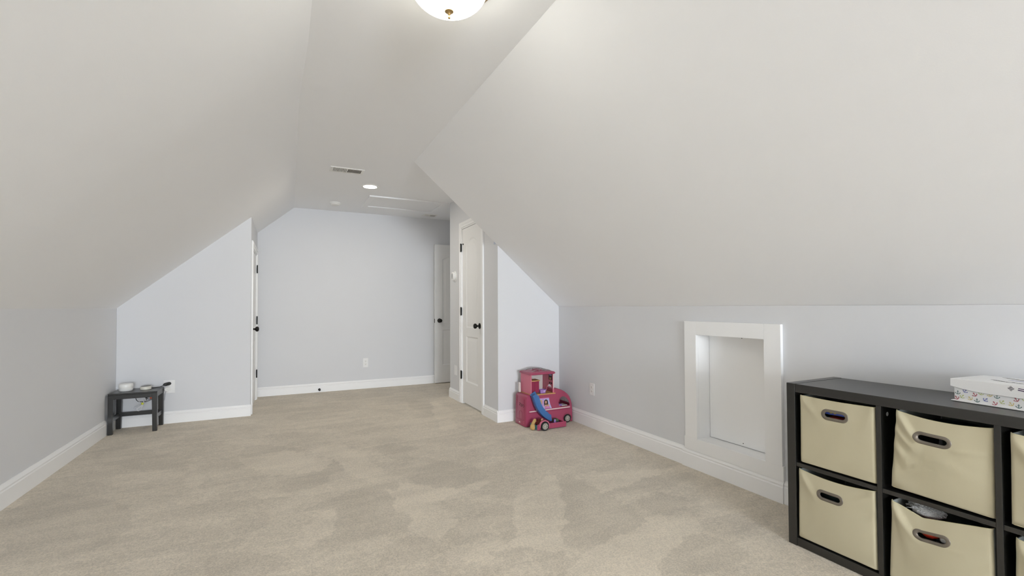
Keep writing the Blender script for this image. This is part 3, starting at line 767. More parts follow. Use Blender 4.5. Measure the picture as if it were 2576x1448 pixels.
make_bin('cream canvas bin at the bottom of the far column, dark handle hole', ((1.377, .368), (1.060, .371), (1.0575, .048), (1.3825, .047)), .003,
         (1.234, .291), lambda s: .016*max(0, math.sin(PI*s))**.9, .010, [(0, 1, .28, .62, .006, .06), (1, .95, .62, .72, .003, .05), (1, .8, .6, .6, .003, .06)], seed=4)
make_bin('cream canvas bin in the bottom row second column, overfilled with plush', ((1.005, .358), (.709, .366), (.705, .046), (1.018, .046)), .006,
         (.874, .277), lambda s: .036*(s/.34 if s < .34 else (1-s)/.66), .012,
         [(0, 1, .32, .55, .010, .055), (.02, .98, .25, .35, .006, .05), (.5, .62, 1, .66, .003, .04)], seed=5)
make_bin('cream canvas bin at the bottom of the third column, mostly out of view', ((.655, .360), (.352, .366), (.354, .046), (.664, .046)), .010,
         (.510, .285), .020, .010, [(0, 1, .3, .5, .010, .06)], seed=6)

# contents seen through the handles and over the rims
t = root('toy_boat', (2.265, 1.212, .60), 'red and blue plastic toy seen through top handle of the far column', 'toy')
b = MB(); b.loops([[(2.208+dx, 1.272-.006*k, .618+z-.004*k), (2.206+dx, 1.150+.006*k, .614+z-.006*k), (2.31, 1.150, .618+z-.004*k), (2.31, 1.272, .618+z-.004*k)] for k, (dx, z) in enumerate(((.004, 0), (0, .008), (0, .018), (.006, .026)))])
b.build('hull', M['toyred'], t, bevel=.004)
MB().box(2.214, 2.315, 1.148, 1.282, .645, .680).build('deck', M['toyblue'], t, bevel=.005)
for y in (1.240, 1.224):
    MB().tube([(2.211, y+.0062*math.cos(a), (.6605)+.0062*math.sin(a)) for a in [2*PI*i/18 for i in range(18)]], .0026, 8, closed=True).build('ring', M['toyyellow'], t, smooth=60)
MB().box(2.215, 2.32, 1.14, 1.285, .408, .612).build('crate', M['toyyellow'], t, bevel=.006)

def lump(name, m, c, rad, seed, amp, parent=None, n=20, k=14, sc=6.0, **pr):
    b = MB(); Ls = []
    for i in range(k+1):
        a = PI*(i+.02)/(k+.04); L = []
        for j in range(n):
            p = 2*PI*j/n; d = Vector((math.sin(a)*math.cos(p), math.sin(a)*math.sin(p), math.cos(a)))
            q = 1+amp*noise.noise(d*sc*.35+Vector((seed, 0, 0)))+amp*.5*noise.noise(d*sc+Vector((0, seed, 0)))
            L.append((c[0]+d.x*rad[0]*q, c[1]+d.y*rad[1]*q, c[2]+d.z*rad[2]*q))
        Ls.append(L)
    b.loops(Ls); return b.build(name, m, parent, smooth=70, **pr)
def strands(b, c, d, ln, spread, num, rng, r=.0015, droop=.3):
    d = Vector(d).normalized()
    for i in range(num):
        a = rng.uniform(0, 2*PI); s = rng.uniform(0, spread)
        o = Vector((rng.uniform(-1, 1), rng.uniform(-1, 1), rng.uniform(-1, 1)))*spread
        p0 = Vector(c)+o; p = [p0+d*ln*q+Vector((rng.uniform(-1, 1), rng.uniform(-1, 1), rng.uniform(-1, 1)-droop*q))*ln*.12*q for q in (0, .35, .7, 1)]
        b.tube(p, [r, r, r*.8, r*.25], 4)
t = root('plush_toy', (2.29, .90, .33), 'grey and white fluffy plush peeking over the overfilled lower bin', 'plush toy')
rng = random.Random(5)
lump('plush_body', M['plush'], (2.276, .920, .331), (.054, .054, .025), 3, .16, t)
b = MB()
for i in range(260):
    a, p = rng.uniform(.0, 1.5), rng.uniform(0, 2*PI)
    d = Vector((math.sin(a)*math.cos(p), math.sin(a)*math.sin(p), math.cos(a)))
    q = Vector((2.276+d.x*.052, .920+d.y*.053, .331+d.z*.024))
    b.tube([q, q+d*.008+Vector((-.004, rng.uniform(-.006, .006), .001)), q+d*.012+Vector((-.009, rng.uniform(-.010, .010), -.002))], [.0016, .0013, .0003], 4)
o = b.build('fur', M['plush'], t); o['kind'] = 'stuff'
t = root('dark_plush', (2.27, .79, .31), 'black toy behind the grey plush in the overfilled lower bin', 'toy'); lump('body', M['darktoy'], (2.275, .785, .304), (.050, .050, .036), 8, .2, t)
t = root('red_toy', (2.25, .885, .24), 'dark red toy seen through handle of the overfilled lower bin', 'toy')
lump('body', M['toyred'], (2.229, .898, .268), (.028, .032, .024), 11, .15, t)
t = root('white_toy', (2.235, .838, .25), 'small white toy right of the red one in the lower handle hole', 'toy')
lump('body', M['white'], (2.214, .842, .265), (.014, .020, .016), 14, .25, t)
t = root('dark_toy', (2.26, 1.23, .27), 'dark toys behind the bottom handle of the far column', 'toy')
lump('body', M['darktoy'], (2.262, 1.235, .275), (.045, .09, .050), 21, .2, t)
lump('head', M['toyyellow'], (2.205, 1.196, .280), (.008, .010, .012), 22, .2, t)
t = root('dark_teal_toy', (2.27, .83, .68), 'dark teal toy inside the creased top bin', 'toy')
lump('body', M['darktoy'], (2.285, .83, .672), (.055, .10, .026), 31, .2, t)

# ------------------------------------------------------------------ lidded keepsake box with anchors
BZ = SH+.0003
ang = math.atan2(-.024, -.209)
ux = Vector((-.024, -.209, 0)).normalized(); uy = Vector((-ux.y, ux.x, 0))   # ux along the front (to the right), uy into the box
if uy.x < 0: uy = -uy
bo = Vector((2.338, .868, BZ))
BM = Matrix(((ux.x, uy.x, 0, bo.x), (ux.y, uy.y, 0, bo.y), (0, 0, 1, bo.z), (0, 0, 0, 1)))
kb = root('keepsake_box', BM @ Vector((.17, .11, 0)), 'white lidded card box printed with small coloured anchors on top of shelf', 'box')
BL_, BD_ = .345, .225
MB(BM).box(0, BL_, 0, BD_, 0, .0035).build('base_flange', M['paper'], kb, bevel=.0012)
MB(BM).box(.008, BL_-.008, .008, BD_-.008, .0035, .074).build('box_body', M['paper'], kb, bevel=.001)
ld = MB(BM)
LT = .0875
LB = [(.0, .0563), (.03, .0500), (.07, .0445), (.11, .0425), (.20, .0425), (BL_, .0425)]
def lid_bottom(a):
    for (a0, z0), (a1, z1) in zip(LB, LB[1:]):
        if a <= a1: return z0+(z1-z0)*max(0, a-a0)/(a1-a0)
    return LB[-1][1]
ld.prism([(a-.002 if a == 0 else a, .003, z) for a, z in LB]+[(BL_, .003, LT+.002), (-.002, .003, LT-.002)], (0, BD_-.006, 0))
lid = ld.build('lid', M['paper'], kb, bevel=.0012)
# anchors printed on the front: shank, stock, ring, curved arms with flukes
def anchor_polys(s):
    P = []
    P.append([(-.06*s, -.42*s), (.06*s, -.42*s), (.045*s, .30*s), (-.045*s, .30*s)])
    P.append([(-.22*s, .17*s), (.22*s, .17*s), (.22*s, .24*s), (-.22*s, .24*s)])
    o = arc(0, .38*s, .10*s, 0, 2*PI, 13)[:-1]
    P.append(o)
    outer = arc(0, 0, .46*s, PI+.25, 2*PI-.25, 12); inner = arc(0, .06*s, .40*s, 2*PI-.25, PI+.25, 12)
    P.append(outer+inner)
    for sg in (-1, 1):
        P.append([(sg*.50*s, .06*s), (sg*.30*s, -.12*s), (sg*.54*s, -.20*s)])
    return P
def printed(parent, name, m, polys, place):
    b = MB()
    for p in polys:
        q0 = [place(x, z, 0) for x, z in p]; q1 = [place(x, z, .0004) for x, z in p]
        b.loops([q0, q1])
    return b.build(name, m, parent)
anc = [  # along front, height above shelf, size, tilt, colour
 (.0192, .0330, .0155, 0, 'teal'), (.0426, .0425, .0155, -.5, 'blue'), (.0697, .0336, .0155, .55, 'red'), (.0891, .0420, .0155, -.3, 'green'), (.1135, .0405, .0155, .3, 'yellow'),
 (.0150, .0125, .0155, .55, 'red'), (.0330, .0205, .0155, -.6, 'green'), (.0561, .0170, .0155, .55, 'yellow'), (.0766, .0125, .0155, 0, 'teal'), (.1020, .0205, .0155, -.7, 'blue'),
 (.1268, .0120, .0155, .55, 'red'), (.1337, .0370, .0155, 0, 'teal'), (.1480, .0205, .0155, -.6, 'green'), (.1713, .0180, .0155, .55, 'yellow'), (.1851, .0360, .0155, .5, 'red'), (.1912, .0130, .0155, 0, 'teal'),
 (.208, .0405, .0155, -.3, 'green'), (.217, .0205, .0155, -.7, 'blue'), (.240, .0125, .0155, .55, 'red'), (.262, .0205, .0155, -.6, 'green'), (.250, .0360, .0155, 0, 'teal'), (.285, .0170, .0155, .55, 'yellow'), (.305, .0125, .0155, 0, 'teal')]
for (a, z, s, ti, c) in anc:
    lidz = lid_bottom(a)
    ct, sn = math.cos(ti), math.sin(ti)
    polys = []
    for p in anchor_polys(s):
        q = [(a+x*ct-y*sn, z+x*sn+y*ct) for x, y in p]
        q = [(x, min(y, lidz-.0005)) for x, y in q]
        q = [(x, max(y, .0042)) for x, y in q]
        if max(y for _, y in q)-min(y for _, y in q) > .0004: polys.append(q)
    printed(kb, 'anchor_print', M['anchor_'+c], polys, lambda x, y, d: BM @ Vector((x, .0079-d, y)))
fr = lambda x, y, d: BM @ Vector((x, .0029-d, y))
tp = lambda x, y, d: BM @ Vector((x, y, LT-.0019+.004*x/BL_+d))
def rectp(cx, cy, w_, h_, sk=0): return [(cx-w_/2-sk, cy-h_/2), (cx+w_/2-sk, cy-h_/2), (cx+w_/2+sk, cy+h_/2), (cx-w_/2+sk, cy+h_/2)]
for poly in [rectp(.174, .0815-.0032*i, w_, .0017, -.0008) for i, w_ in enumerate((.003, .009, .017, .016, .008, .003))]: printed(kb, 'lid_print', M['print_black'], [poly], fr)
for poly in ([(.193, .0755), (.218, .0735), (.218, .0760), (.193, .0780)], [(.192, .0695), (.218, .0665), (.218, .0695), (.192, .0725)]): printed(kb, 'lid_print', M['print_purple'], [poly], fr)
for poly in [rectp(.088+.0105*i, .092-.0065*i, .0085, .006, .003) for i in range(5)]+[rectp(.141+.009*i, .064+.004*(i % 2), .007, .007, .002) for i in range(3)]+[rectp(.171+.008*i, .060, .006, .008, .002) for i in range(2)]+[rectp(.078+.017*i, .198-.010*i, .012, .008, .004) for i in range(5)]:
    printed(kb, 'lid_print', M['print_black'], [poly], tp)
printed(kb, 'lid_print', M['print_lilac'], [[(.111, .133), (.128, .123), (.150, .121), (.180, .124), (.180, .133), (.150, .129), (.130, .131)]], tp)

# ------------------------------------------------------------------ black stool with router and speaker
QX0, QX1, QY0, QY1, QZ = -1.437, -1.076, 5.318, 5.592, .370
st = root('stool', ((QX0+QX1)/2, (QY0+QY1)/2, 0), 'small black wooden stool in the left corner by the short wall', 'stool')
MB().box(QX0, QX1, QY0, QY1, QZ-.016, QZ).build('seat', M['stool'], st, bevel=.003)
def leg(x0, x1, y0, y1):
    cx = x0 if abs(x0-QX0) < .01 else x1; cy = y0 if abs(y0-QY0) < .01 else y1
    b = MB(); Ls = []
    for z, w_ in ((0, .034), (.30, .040), (QZ-.016, .041)):
        sx = 1 if cx == x0 else -1; sy = 1 if cy == y0 else -1
        xa, xb_, ya, yb_ = cx, cx+sx*w_, cy, cy+sy*w_
        Ls.append([(xa, ya, z), (xb_, ya, z), (xb_, yb_, z), (xa, yb_, z)])
    b.loops(Ls); b.build('leg', M['stool'], st, bevel=.002)
e = .001
for x0, x1 in ((QX0+e, QX0+.042), (QX1-.042, QX1-e)):
    for y0, y1 in ((QY0+e, QY0+.042), (QY1-.042, QY1-e)): leg(x0, x1, y0, y1)
def rail(nm, *a): MB().box(*a).build(nm, M['stool'], st, bevel=.0015)
rail('apron', QX0+.040, QX1-.040, QY0+.003, QY0+.021, .316, QZ-.016); rail('apron', QX0+.040, QX1-.040, QY1-.021, QY1-.003, .316, QZ-.016)
rail('apron', QX0+.003, QX0+.021, QY0+.040, QY1-.040, .316, QZ-.016); rail('apron', QX1-.021, QX1-.003, QY0+.040, QY1-.040, .316, QZ-.016)
rail('stretcher', QX0+.036, QX1-.036, QY1-.030, QY1-.012, .115, .153)
rail('stretcher', QX0+.010, QX0+.028, QY0+.036, QY1-.036, .112, .150); rail('stretcher', QX1-.028, QX1-.010, QY0+.036, QY1-.036, .112, .150)

PX, PY = -1.340, 5.455
t = root('wifi_router', (PX, PY, QZ), 'taller white round router with a groove on the black stool', 'router')
MB().lathe([(.001, .001), (.046, .001), (.050, .006), (.0525, .010), (.0535, .030), (.0535, .036), (.001, .036)], (PX, PY, QZ), 40).build('lower_shell', M['white'], t, smooth=35)
MB().lathe([(.001, .0355), (.0500, .0355), (.0500, .0385), (.001, .0385)], (PX, PY, QZ), 40).build('light_ring', M['offwhite'], t, smooth=35)
MB().lathe([(.001, .038), (.0535, .038), (.0535, .060), (.051, .066), (.044, .0685), (.001, .069)], (PX, PY, QZ), 40).build('upper_shell', M['white'], t, smooth=35)
PX2, PY2 = -1.195, 5.470
t = root('smart_speaker', (PX2, PY2, QZ), 'low white puck speaker with grey top on the black stool', 'speaker')
MB().lathe([(.001, .001), (.040, .001), (.0425, .003), (.0425, .029), (.0405, .031), (.001, .031)], (PX2, PY2, QZ), 40).build('shell', M['offwhite'], t, smooth=35)
MB().lathe([(.001, .0308), (.0385, .0308), (.0375, .0325), (.001, .0325)], (PX2, PY2, QZ), 40).build('top_disc', M['greytop'], t, smooth=35)

# power leads: the black one from the speaker to the upper socket, the white one from the router
OY = YS-.007
t = root('power_cord', (-1.045, OY-.03, .385), 'black adapter and cable from the upper socket to the speaker', 'power cord')
b = MB(); b.loops([[(-1.040-.026*f+.019*math.cos(2*PI*k/20)*(1 if f < 1 else .8), OY-.050*f-.001, .393-.003*f+.0165*math.sin(2*PI*k/20)*(1 if f < 1 else .75)) for k in range(20)] for f in (0, .12, .8, 1.0)])
b.build('adapter', M['black'], t, smooth=50, bevel=.002)
b = MB(); b.tube(smooth_path([(-1.072, OY-.050, .388), (-1.098, OY-.066, .3755), (-1.12, 5.54, QZ+.004), (-1.15, 5.515, QZ+.004), (-1.158, 5.508, QZ+.006)]), .0028, 8); b.build('cable', M['black'], t, smooth=60)
zt = .318; yc = 5.44
def P3(u, v): return (u, yc, v)
loops_ = [[(-1.245, .330), (-1.262, .305), (-1.258, .280), (-1.236, .265), (-1.205, .260), (-1.180, .262), (-1.150, .272), (-1.125, .288)],
          [(-1.228, .330), (-1.218, .309), (-1.200, .297), (-1.175, .296), (-1.150, .301)],
          [(-1.216, .330), (-1.198, .300), (-1.180, .284), (-1.160, .277), (-1.135, .284)],
          [(-1.170, .330), (-1.158, .309), (-1.144, .300)], [(-1.222, .330), (-1.212, .305), (-1.198, .280), (-1.193, .262)]]
b = MB()
for i, L in enumerate(loops_): b.tube(smooth_path([(x, yc+.012*i-.01*math.sin(x*90), z) for x, z in L]), .0028, 8)
b.build('looped_cable', M['black'], t, smooth=60)
MB().box(-1.156, -1.124, yc-.012, yc+.012, .283, .309).build('connector', M['orange'], t, bevel=.004)
t.children[-1]['label'] = 'orange connector on the black cable'
t = root('router_cable', (-1.04, OY-.03, .345), 'white cable with round plug and yellow tie hanging below the stool', 'cable')
MB().lathe([(.001, -.001), (.0205, -.001), (.0225, -.004), (.0225, -.030), (.020, -.034), (.001, -.034)], (-1.050, OY, .342), 30, 'Y').build('plug', M['white'], t, smooth=40)
b = MB(); b.tube(smooth_path([(-1.058, OY-.028, .322), (-1.068, OY-.02, .300), (-1.072, OY-.006, .270), (-1.078, OY-.004, .235), (-1.10, OY-.006, .20)]), .0018, 6); b.build('cable', M['greycord'], t, smooth=60)
b = MB()
b.tube(smooth_path([(-1.216, yc-.03, .318), (-1.206, yc-.03, .285), (-1.196, yc-.03, .262), (-1.206, yc-.03, .240), (-1.222, yc-.03, .222), (-1.243, yc-.03, .205), (-1.246, yc-.03, .190), (-1.236, yc-.03, .182), (-1.222, yc-.03, .188), (-1.214, yc-.03, .205), (-1.206, yc-.03, .228), (-1.198, yc-.03, .250)]), .0026, 8)
b.tube(smooth_path([(-1.240, yc-.022, .325), (-1.245, yc-.022, .290), (-1.228, yc-.022, .262), (-1.212, yc-.022, .246)]), .0014, 6)
b.build('looped_cable', M['whitecord'], t, smooth=60)
b = MB(); b.tube(smooth_path([(-1.216, yc-.02, .238), (-1.245, yc-.02, .232), (-1.266, yc-.02, .222), (-1.270, yc-.02, .205), (-1.255, yc-.02, .198), (-1.262, yc-.02, .215), (-1.240, yc-.02, .222)]), .0018, 6); b.build('thin_loop', M['greycord'], t, smooth=60)
b = MB(); b.loops([[(-1.206+.011*f*math.cos(2*PI*k/8), yc-.03-.0065*math.sin(2*PI*k/8), .258-.020*h_) for k in range(8)] for f, h_ in ((.5, 0), (1, .3), (.95, .8), (.5, 1))]); b.build('cable_tie', M['yellowtie'], t, smooth=60)

# ------------------------------------------------------------------ pink toy camper van with pop-up room and slide
KF, KB = 3.855, 4.075
cp = root('toy_camper', (2.29, (KF+KB)/2, 0), 'pink toy camper van with pop-up room and blue slide in the right corner', 'toy')
fl_ = .004                                           # sits this high in the pile
def outline(o=0):
    p = [(2.029+o, fl_+o)]
    p += [(2.031+o, .15), (2.034+o, .262)]
    p += arc(2.066, .266, .032-o, PI, PI/2, 7)
    p += [(2.20, .300-o), (2.338, .300-o), (2.342+o*.3, .338-o), (2.352, .342-o), (2.395, .337-o), (2.432, .322-o), (2.466, .304-o), (2.496, .281-o), (2.520-o*.6, .253-o*.6), (2.537-o, .220), (2.548-o, .180), (2.552-o, .140), (2.554-o, .08), (2.554-o, fl_+o)]
    return p
win = [(2.398, .188), (2.396, .205), (2.402, .226), (2.416, .246), (2.436, .258), (2.460, .257), (2.484, .243), (2.505, .220), (2.519, .195), (2.526, .166), (2.49, .160), (2.45, .158), (2.418, .163), (2.404, .173)]
win = [(x-.003, z) for x, z in win]
for nm, y0 in (('side_panel', KF), ('side_panel', KB-.006)):
    b = flat_mesh([outline(.004), win], .006, lambda x, z, d, y0=y0: (x, y0+.003+d, z)); b.build(nm, M['pink'], cp)
# shell joining the two sides (rear, roof, nose), open where the windscreen sits
po, pi_2 = outline(0), outline(.006)
def strip(i0, i1, m, nm, inner=True):
    b = MB(); Ls = []
    for i in range(i0, i1+1):
        (x, z), (xi, zi) = po[i], pi_2[i]
        mx_, mz_ = .5*(x+xi), .5*(z+zi)
        Ls.append([(mx_, KF, mz_), (x, KF+.006, z), (x, KB-.006, z), (mx_, KB, mz_), (xi, KB-.006, zi), (xi, KF+.006, zi)])
    b.loops(Ls); return b.build(nm, m, cp, smooth=50)
nP = len(po)
strip(0, nP-8, M['pink'], 'shell'); strip(nP-4, nP-1, M['pink'], 'nose'); strip(nP-8, nP-4, M['smoke'], 'windscreen')
MB().box(2.395, 2.538, KF+.007, KB-.007, .150, .156).build('dashboard', M['pinkdark'], cp, bevel=.002)
MB().box(2.392, 2.400, KF+.060, KB-.007, .156, .300).build('cab_partition', M['pink'], cp)
MB().box(2.420, 2.470, KF+.04, KF+.10, .156, .172).build('cab_seat', M['lilac'], cp, bevel=.006)
MB().box(2.450, 2.515, KF+.03, KF+.12, .156, .164).build('cab_tray', M['toywhite'], cp, bevel=.003)
MB().box(2.036, 2.55, KF+.006, KB-.006, fl_, fl_+.008).build('chassis', M['pinkdark'], cp)
b = MB(); b.prism([(2.072, KF-.004, .139), (2.518, KF-.004, .144), (2.527, KF-.004, .152), (2.516, KF-.004, .153), (2.068, KF-.004, .148)], (0, .006, 0)); b.build('side_stripe', M['stripe'], cp, bevel=.001)
b = MB(); b.prism([(2.048, KF-.0015, .130), (2.547, KF-.0015, .131), (2.547, KF-.0015, .133), (2.048, KF-.0015, .132)], (0, .003, 0)); b.build('seam', M['pinkdark'], cp)
# picture panel with two long-haired girls (plain generic figures)
pp = lambda x, z, d: (x, KF-.0012-d, z)
pn = printed(cp, 'picture_panel', M['poster_blue'], [[(2.142, .262), (2.206, .155), (2.316, .156), (2.298, .195), (2.288, .235), (2.283, .262)]], pp)
def pic(nm, m, polys, dd=.0005): printed(pn, nm, M[m], polys, lambda x, z, d: (x, KF-.0014-dd-d, z))
pic('border', 'poster_pink', [[(2.142, .262), (2.146, .2545), (2.2825, .2545), (2.283, .262)], [(2.214, .156), (2.222, .156), (2.222, .256), (2.214, .256)]])
pic('hair', 'hair_blond', [arc(2.190, .228, .020, 0, 2*PI, 17)[:-1], [(2.170, .228), (2.178, .196), (2.186, .190), (2.192, .210), (2.208, .228)], [(2.196, .222), (2.210, .226), (2.208, .205), (2.200, .200)]], .0008)
pic('hair', 'hair_brown', [arc(2.250, .224, .022, 0, 2*PI, 17)[:-1], [(2.228, .224), (2.230, .188), (2.242, .184), (2.258, .184), (2.276, .186), (2.272, .224)]], .0008)
pic('face', 'skin', [arc(2.197, .222, .011, 0, 2*PI, 15, .014)[:-1], arc(2.249, .219, .011, 0, 2*PI, 15, .014)[:-1], [(2.236, .196), (2.262, .196), (2.268, .160), (2.236, .160)], arc(2.277, .187, .011, 0, 2*PI, 13, .012)[:-1]], .0012)
pic('dress', 'poster_pink', [[(2.240, .180), (2.264, .180), (2.270, .157), (2.236, .157)], [(2.268, .176), (2.292, .176), (2.298, .157), (2.264, .157)]], .0016)
pic('dress', 'lilac', [[(2.186, .204), (2.206, .204), (2.210, .158), (2.207, .157), (2.190, .186)]], .0016)
# rear: speaker slots, raised hatch, lights, small badge
RX = 2.031
sl = MB(); rng = random.Random(3)
for i in range(7):
    for j in range(4):
        if (i*3+j*5) % 7 < 4: sl.box(RX-.0006+.0004, RX+.004, 3.990-.0155*i-.011, 3.990-.0155*i-.002, .213-.0075*j-.0048-.002*i/2, .213-.0075*j-.002*i/2)
sl.build('speaker_slots', M['slot'], cp)
b = MB(); b.tube([(RX-.0004, 3.988, .062), (RX, 3.988, .118)]+[(RX, 3.958+.030*math.cos(a), .118+.022*math.sin(a)) for a in [PI*i/10 for i in range(11)]]+[(RX, 3.928, .062)], .0022, 6, closed=True); b.build('hatch_rim', M['pinkdark'], cp, smooth=60)
b = MB(); b.tube([(RX+.0005, 4.045, .285), (RX, 4.045, .07), (RX-.001, 4.04, .055), (RX-.001, 3.89, .055), (RX, 3.885, .07), (RX+.001, 3.885, .26)], .0018, 6); b.build('panel_line', M['pinkdark'], cp, smooth=60)
MB().box(RX-.002, RX+.004, 3.968, 3.995, .022, .034).build('badge', M['stripe'], cp, bevel=.001)
for y in (4.045, 3.895):
    for z in (.050, .034): MB().lathe([(.0005, -.003), (.004, -.0025), (.0045, .004), (.0005, .004)], (RX, y, z), 12, 'X').build('tail_light', M['pinklight'], cp, smooth=40)
for (y, z) in ((3.947, .058), (3.908, .058)): MB().box(RX-.0012, RX+.003, y-.005, y+.005, z-.005, z+.005).build('peg_hole', M['slot'], cp)

def wheel(cx, cy, cz, r, par, face=-1):
    w_ = root('wheel', Vector((cx, cy, cz))-worldloc(par)); w_.parent = par
    t_ = MB(); t_.lathe([(r*.55, 0), (r*.93, 0), (r, .003), (r, .020), (r*.93, .023), (r*.55, .023)], (cx, cy, cz), 32, 'Y'); t_.build('tyre', M['tyre'], w_, smooth=40)
    h_ = MB(); h_.tube([(cx+r*.62*math.cos(2*PI*k/32), cy-.0008, cz+r*.62*math.sin(2*PI*k/32)) for k in range(32)], r*.055, 6, closed=True)
    for k in range(8):
        a = 2*PI*k/8+.2; c_, s_ = math.cos(a), math.sin(a)
        q0, q1 = r*.14, r*.61; wa, wb = r*.055, r*.13
        h_.prism([(cx+q0*c_-wa*s_, cy-.001, cz+q0*s_+wa*c_), (cx+q1*c_-wb*s_, cy-.001, cz+q1*s_+wb*c_), (cx+q1*c_+wb*s_, cy-.001, cz+q1*s_-wb*c_), (cx+q0*c_+wa*s_, cy-.001, cz+q0*s_-wa*c_)], (0, .004, 0))
    h_.lathe([(.0003, -.003), (r*.15, -.002), (r*.17, .004), (.0003, .004)], (cx, cy, cz), 16, 'Y')
    h_.build('hub', M['hub'], w_, smooth=40)
    MB().lathe([(.0003, .005), (r*.60, .005), (r*.60, .008), (.0003, .008)], (cx, cy, cz), 24, 'Y').build('hub_back', M['slot'], w_)
    return w_
wheel(2.4905, KF-.010, .0405, .0405, cp)
b = MB(); b.tube([(2.4905+.0485*math.cos(a), KF-.001, .040+.0485*math.sin(a)) for a in [PI*i/16 for i in range(17)]], .0032, 6); b.build('wheel_arch', M['pink'], cp, smooth=60)

# pull-out tray at the front with the other wheel
TY = 3.700
MB().box(2.072, 2.384, TY+.004, TY+.010, .006, .056).build('tray_front', M['pinklight' if 0 else 'pink'], cp, bevel=.003)
MB().box(2.074, 2.380, TY+.010, KF-.002, .006, .012).build('tray_floor', M['teal'], cp)
MB().box(2.074, 2.080, TY+.010, KF-.002, .010, .046).build('tray_side', M['teal'], cp, bevel=.002)
MB().box(2.374, 2.380, TY+.010, KF-.002, .010, .046).build('tray_side', M['pink'], cp, bevel=.002)
wheel(2.140, TY-.021, .0405, .0425, cp)
b = MB()
Ls = []
for y in (TY-.014, TY+.006):
    Ls.append([(2.140+.0455*math.cos(a), y, .0405+.0455*math.sin(a)) for a in [PI*(i/20)*1.12-.06*PI for i in range(21)]]+[(2.140+.052*math.cos(a), y, .0405+.052*math.sin(a)) for a in [PI*(i/20)*1.12-.06*PI for i in range(20, -1, -1)]])
b.loops(Ls); b.build('wheel_arch', M['pinklight'], cp, smooth=50)
b = MB(); b.prism([(2.070, TY, .005), (2.098, TY, .005), (2.098, TY, .058), (2.078, TY, .058), (2.070, TY, .050)], (0, .010, 0)); b.build('tray_bumper', M['pink'], cp, bevel=.003)

# blue see-through slide: trough along +x with raised walls
path = smooth_path([(2.070, .306), (2.083, .280), (2.093, .245), (2.106, .205), (2.127, .165), (2.155, .130), (2.185, .100), (2.213, .080), (2.240, .064), (2.260, .056)], 5)
ny = [KF-.012-.055*min(1, i/14) for i in range(len(path))]
Ls = []
for i, p in enumerate(path):
    a, c_ = path[max(i-1, 0)], path[min(i+1, len(path)-1)]
    t_ = (c_-a).normalized(); n_ = Vector((-t_.y, t_.x)); n_ = n_ if n_.y > 0 or abs(n_.x) > .5 else -n_
    if n_.x < 0: n_ = -n_
    if n_.y < 0: n_ = -n_
    yb = KF-.006-.020*min(1, i/20); yf = yb-.062
    hN, hF = .052, .064
    hN *= min(1, .6+i/12) if i < len(path)-8 else max(.25, (len(path)-i)/8)
    hF *= 1 if i < len(path)-8 else max(.25, (len(path)-i)/8)
    P = lambda y, h: (p.x+n_.x*h, y, p.y+n_.y*h)
    Ls.append([P(yf-.002, hN), P(yf, 0), P(yf+.012, -.004), P(yb-.012, -.004), P(yb, 0), P(yb+.002, hF), P(yb-.001, hF), P(yb-.004, .004), P(yb-.013, 0), P(yf+.013, 0), P(yf+.004, .004), P(yf+.001, hN)])
b = MB(); b.loops(Ls); b.build('slide', M['slide'], cp, smooth=50)

# pop-up room
UX0, UX1, UZ0, UZ1 = 2.088, 2.345, .282, .488
MB().box(UX0-.004, UX1+.008, KF-.012, KB-.002, UZ0+.012, UZ0+.022).build('upper_floor', M['toywood'], cp, bevel=.002)
MB().box(UX0, UX0+.008, KF, KB-.006, UZ0+.022, UZ1).build('end_wall', M['pinklight'], cp, bevel=.002)
b = flat_mesh([[(KF, UZ0+.022), (KF+.012, UZ0+.022)]+arc(KF+.075, UZ0+.022, .060, PI*.97, PI*.03, 12, .070)+[(KB-.012, UZ0+.022), (KB-.012, UZ1), (KF, UZ1)]], .008, lambda y, z, d: (UX1-.006+d, y, z)); b.build('end_wall', M['pinklight'], cp)
MB().box(UX1-.016, UX1-.002, KF-.002, KF+.008, UZ0+.022, UZ1).build('corner_post', M['pinklight'], cp, bevel=.002)
MB().box(UX1-.014, UX1-.004, KF-.0026, KF-.0015, .345, UZ1-.004).build('post_strip', M['toywhite'], cp)
MB().box(UX0+.008, UX1-.012, KB-.012, KB-.008, UZ0+.022, UZ1).build('rear_sheet', M['toywhite'], cp)
iw = UX1-.0105
b = MB(); b.box(iw-.0015, iw, KF+.022, KF+.085, .420, .482); wp = b.build('wall_picture', M['poster_dark'], cp)
b = MB(); b.box(iw-.0022, iw-.0014, KF+.028, KF+.078, .462, .478); b.build('sky', M['poster_blue'], wp)
b = MB(); b.box(iw-.0022, iw-.0014, KF+.040, KF+.070, .424, .444); b.build('crowd', M['toywood'], wp)
b = MB()
for y in (KF+.034, KF+.066): b.prism([(iw-.001, y+.010*math.cos(a), .390+.010*math.sin(a)) for a in [2*PI*k/14 for k in range(14)]], (-.001, 0, 0))
b.build('sunglasses_print', M['print_black'], cp)
rf = MB(); Ls = []
for ins, z in ((-.002, UZ1-.002), (-.012, UZ1+.002), (-.013, UZ1+.010), (-.004, UZ1+.020), (.020, UZ1+.026)):
    x0, x1, y0, y1 = UX0+ins, UX1+.002-ins, KF-.002+ins, KB+ins*-1
    c = .016
    Ls.append([(x0+c, y0, z), (x1-c, y0, z), (x1, y0+c, z), (x1, y1-c, z), (x1-c, y1, z), (x0+c, y1, z), (x0, y1-c, z), (x0, y0+c, z)])
rf.loops(Ls); rf.build('roof', M['pink'], cp, smooth=30)
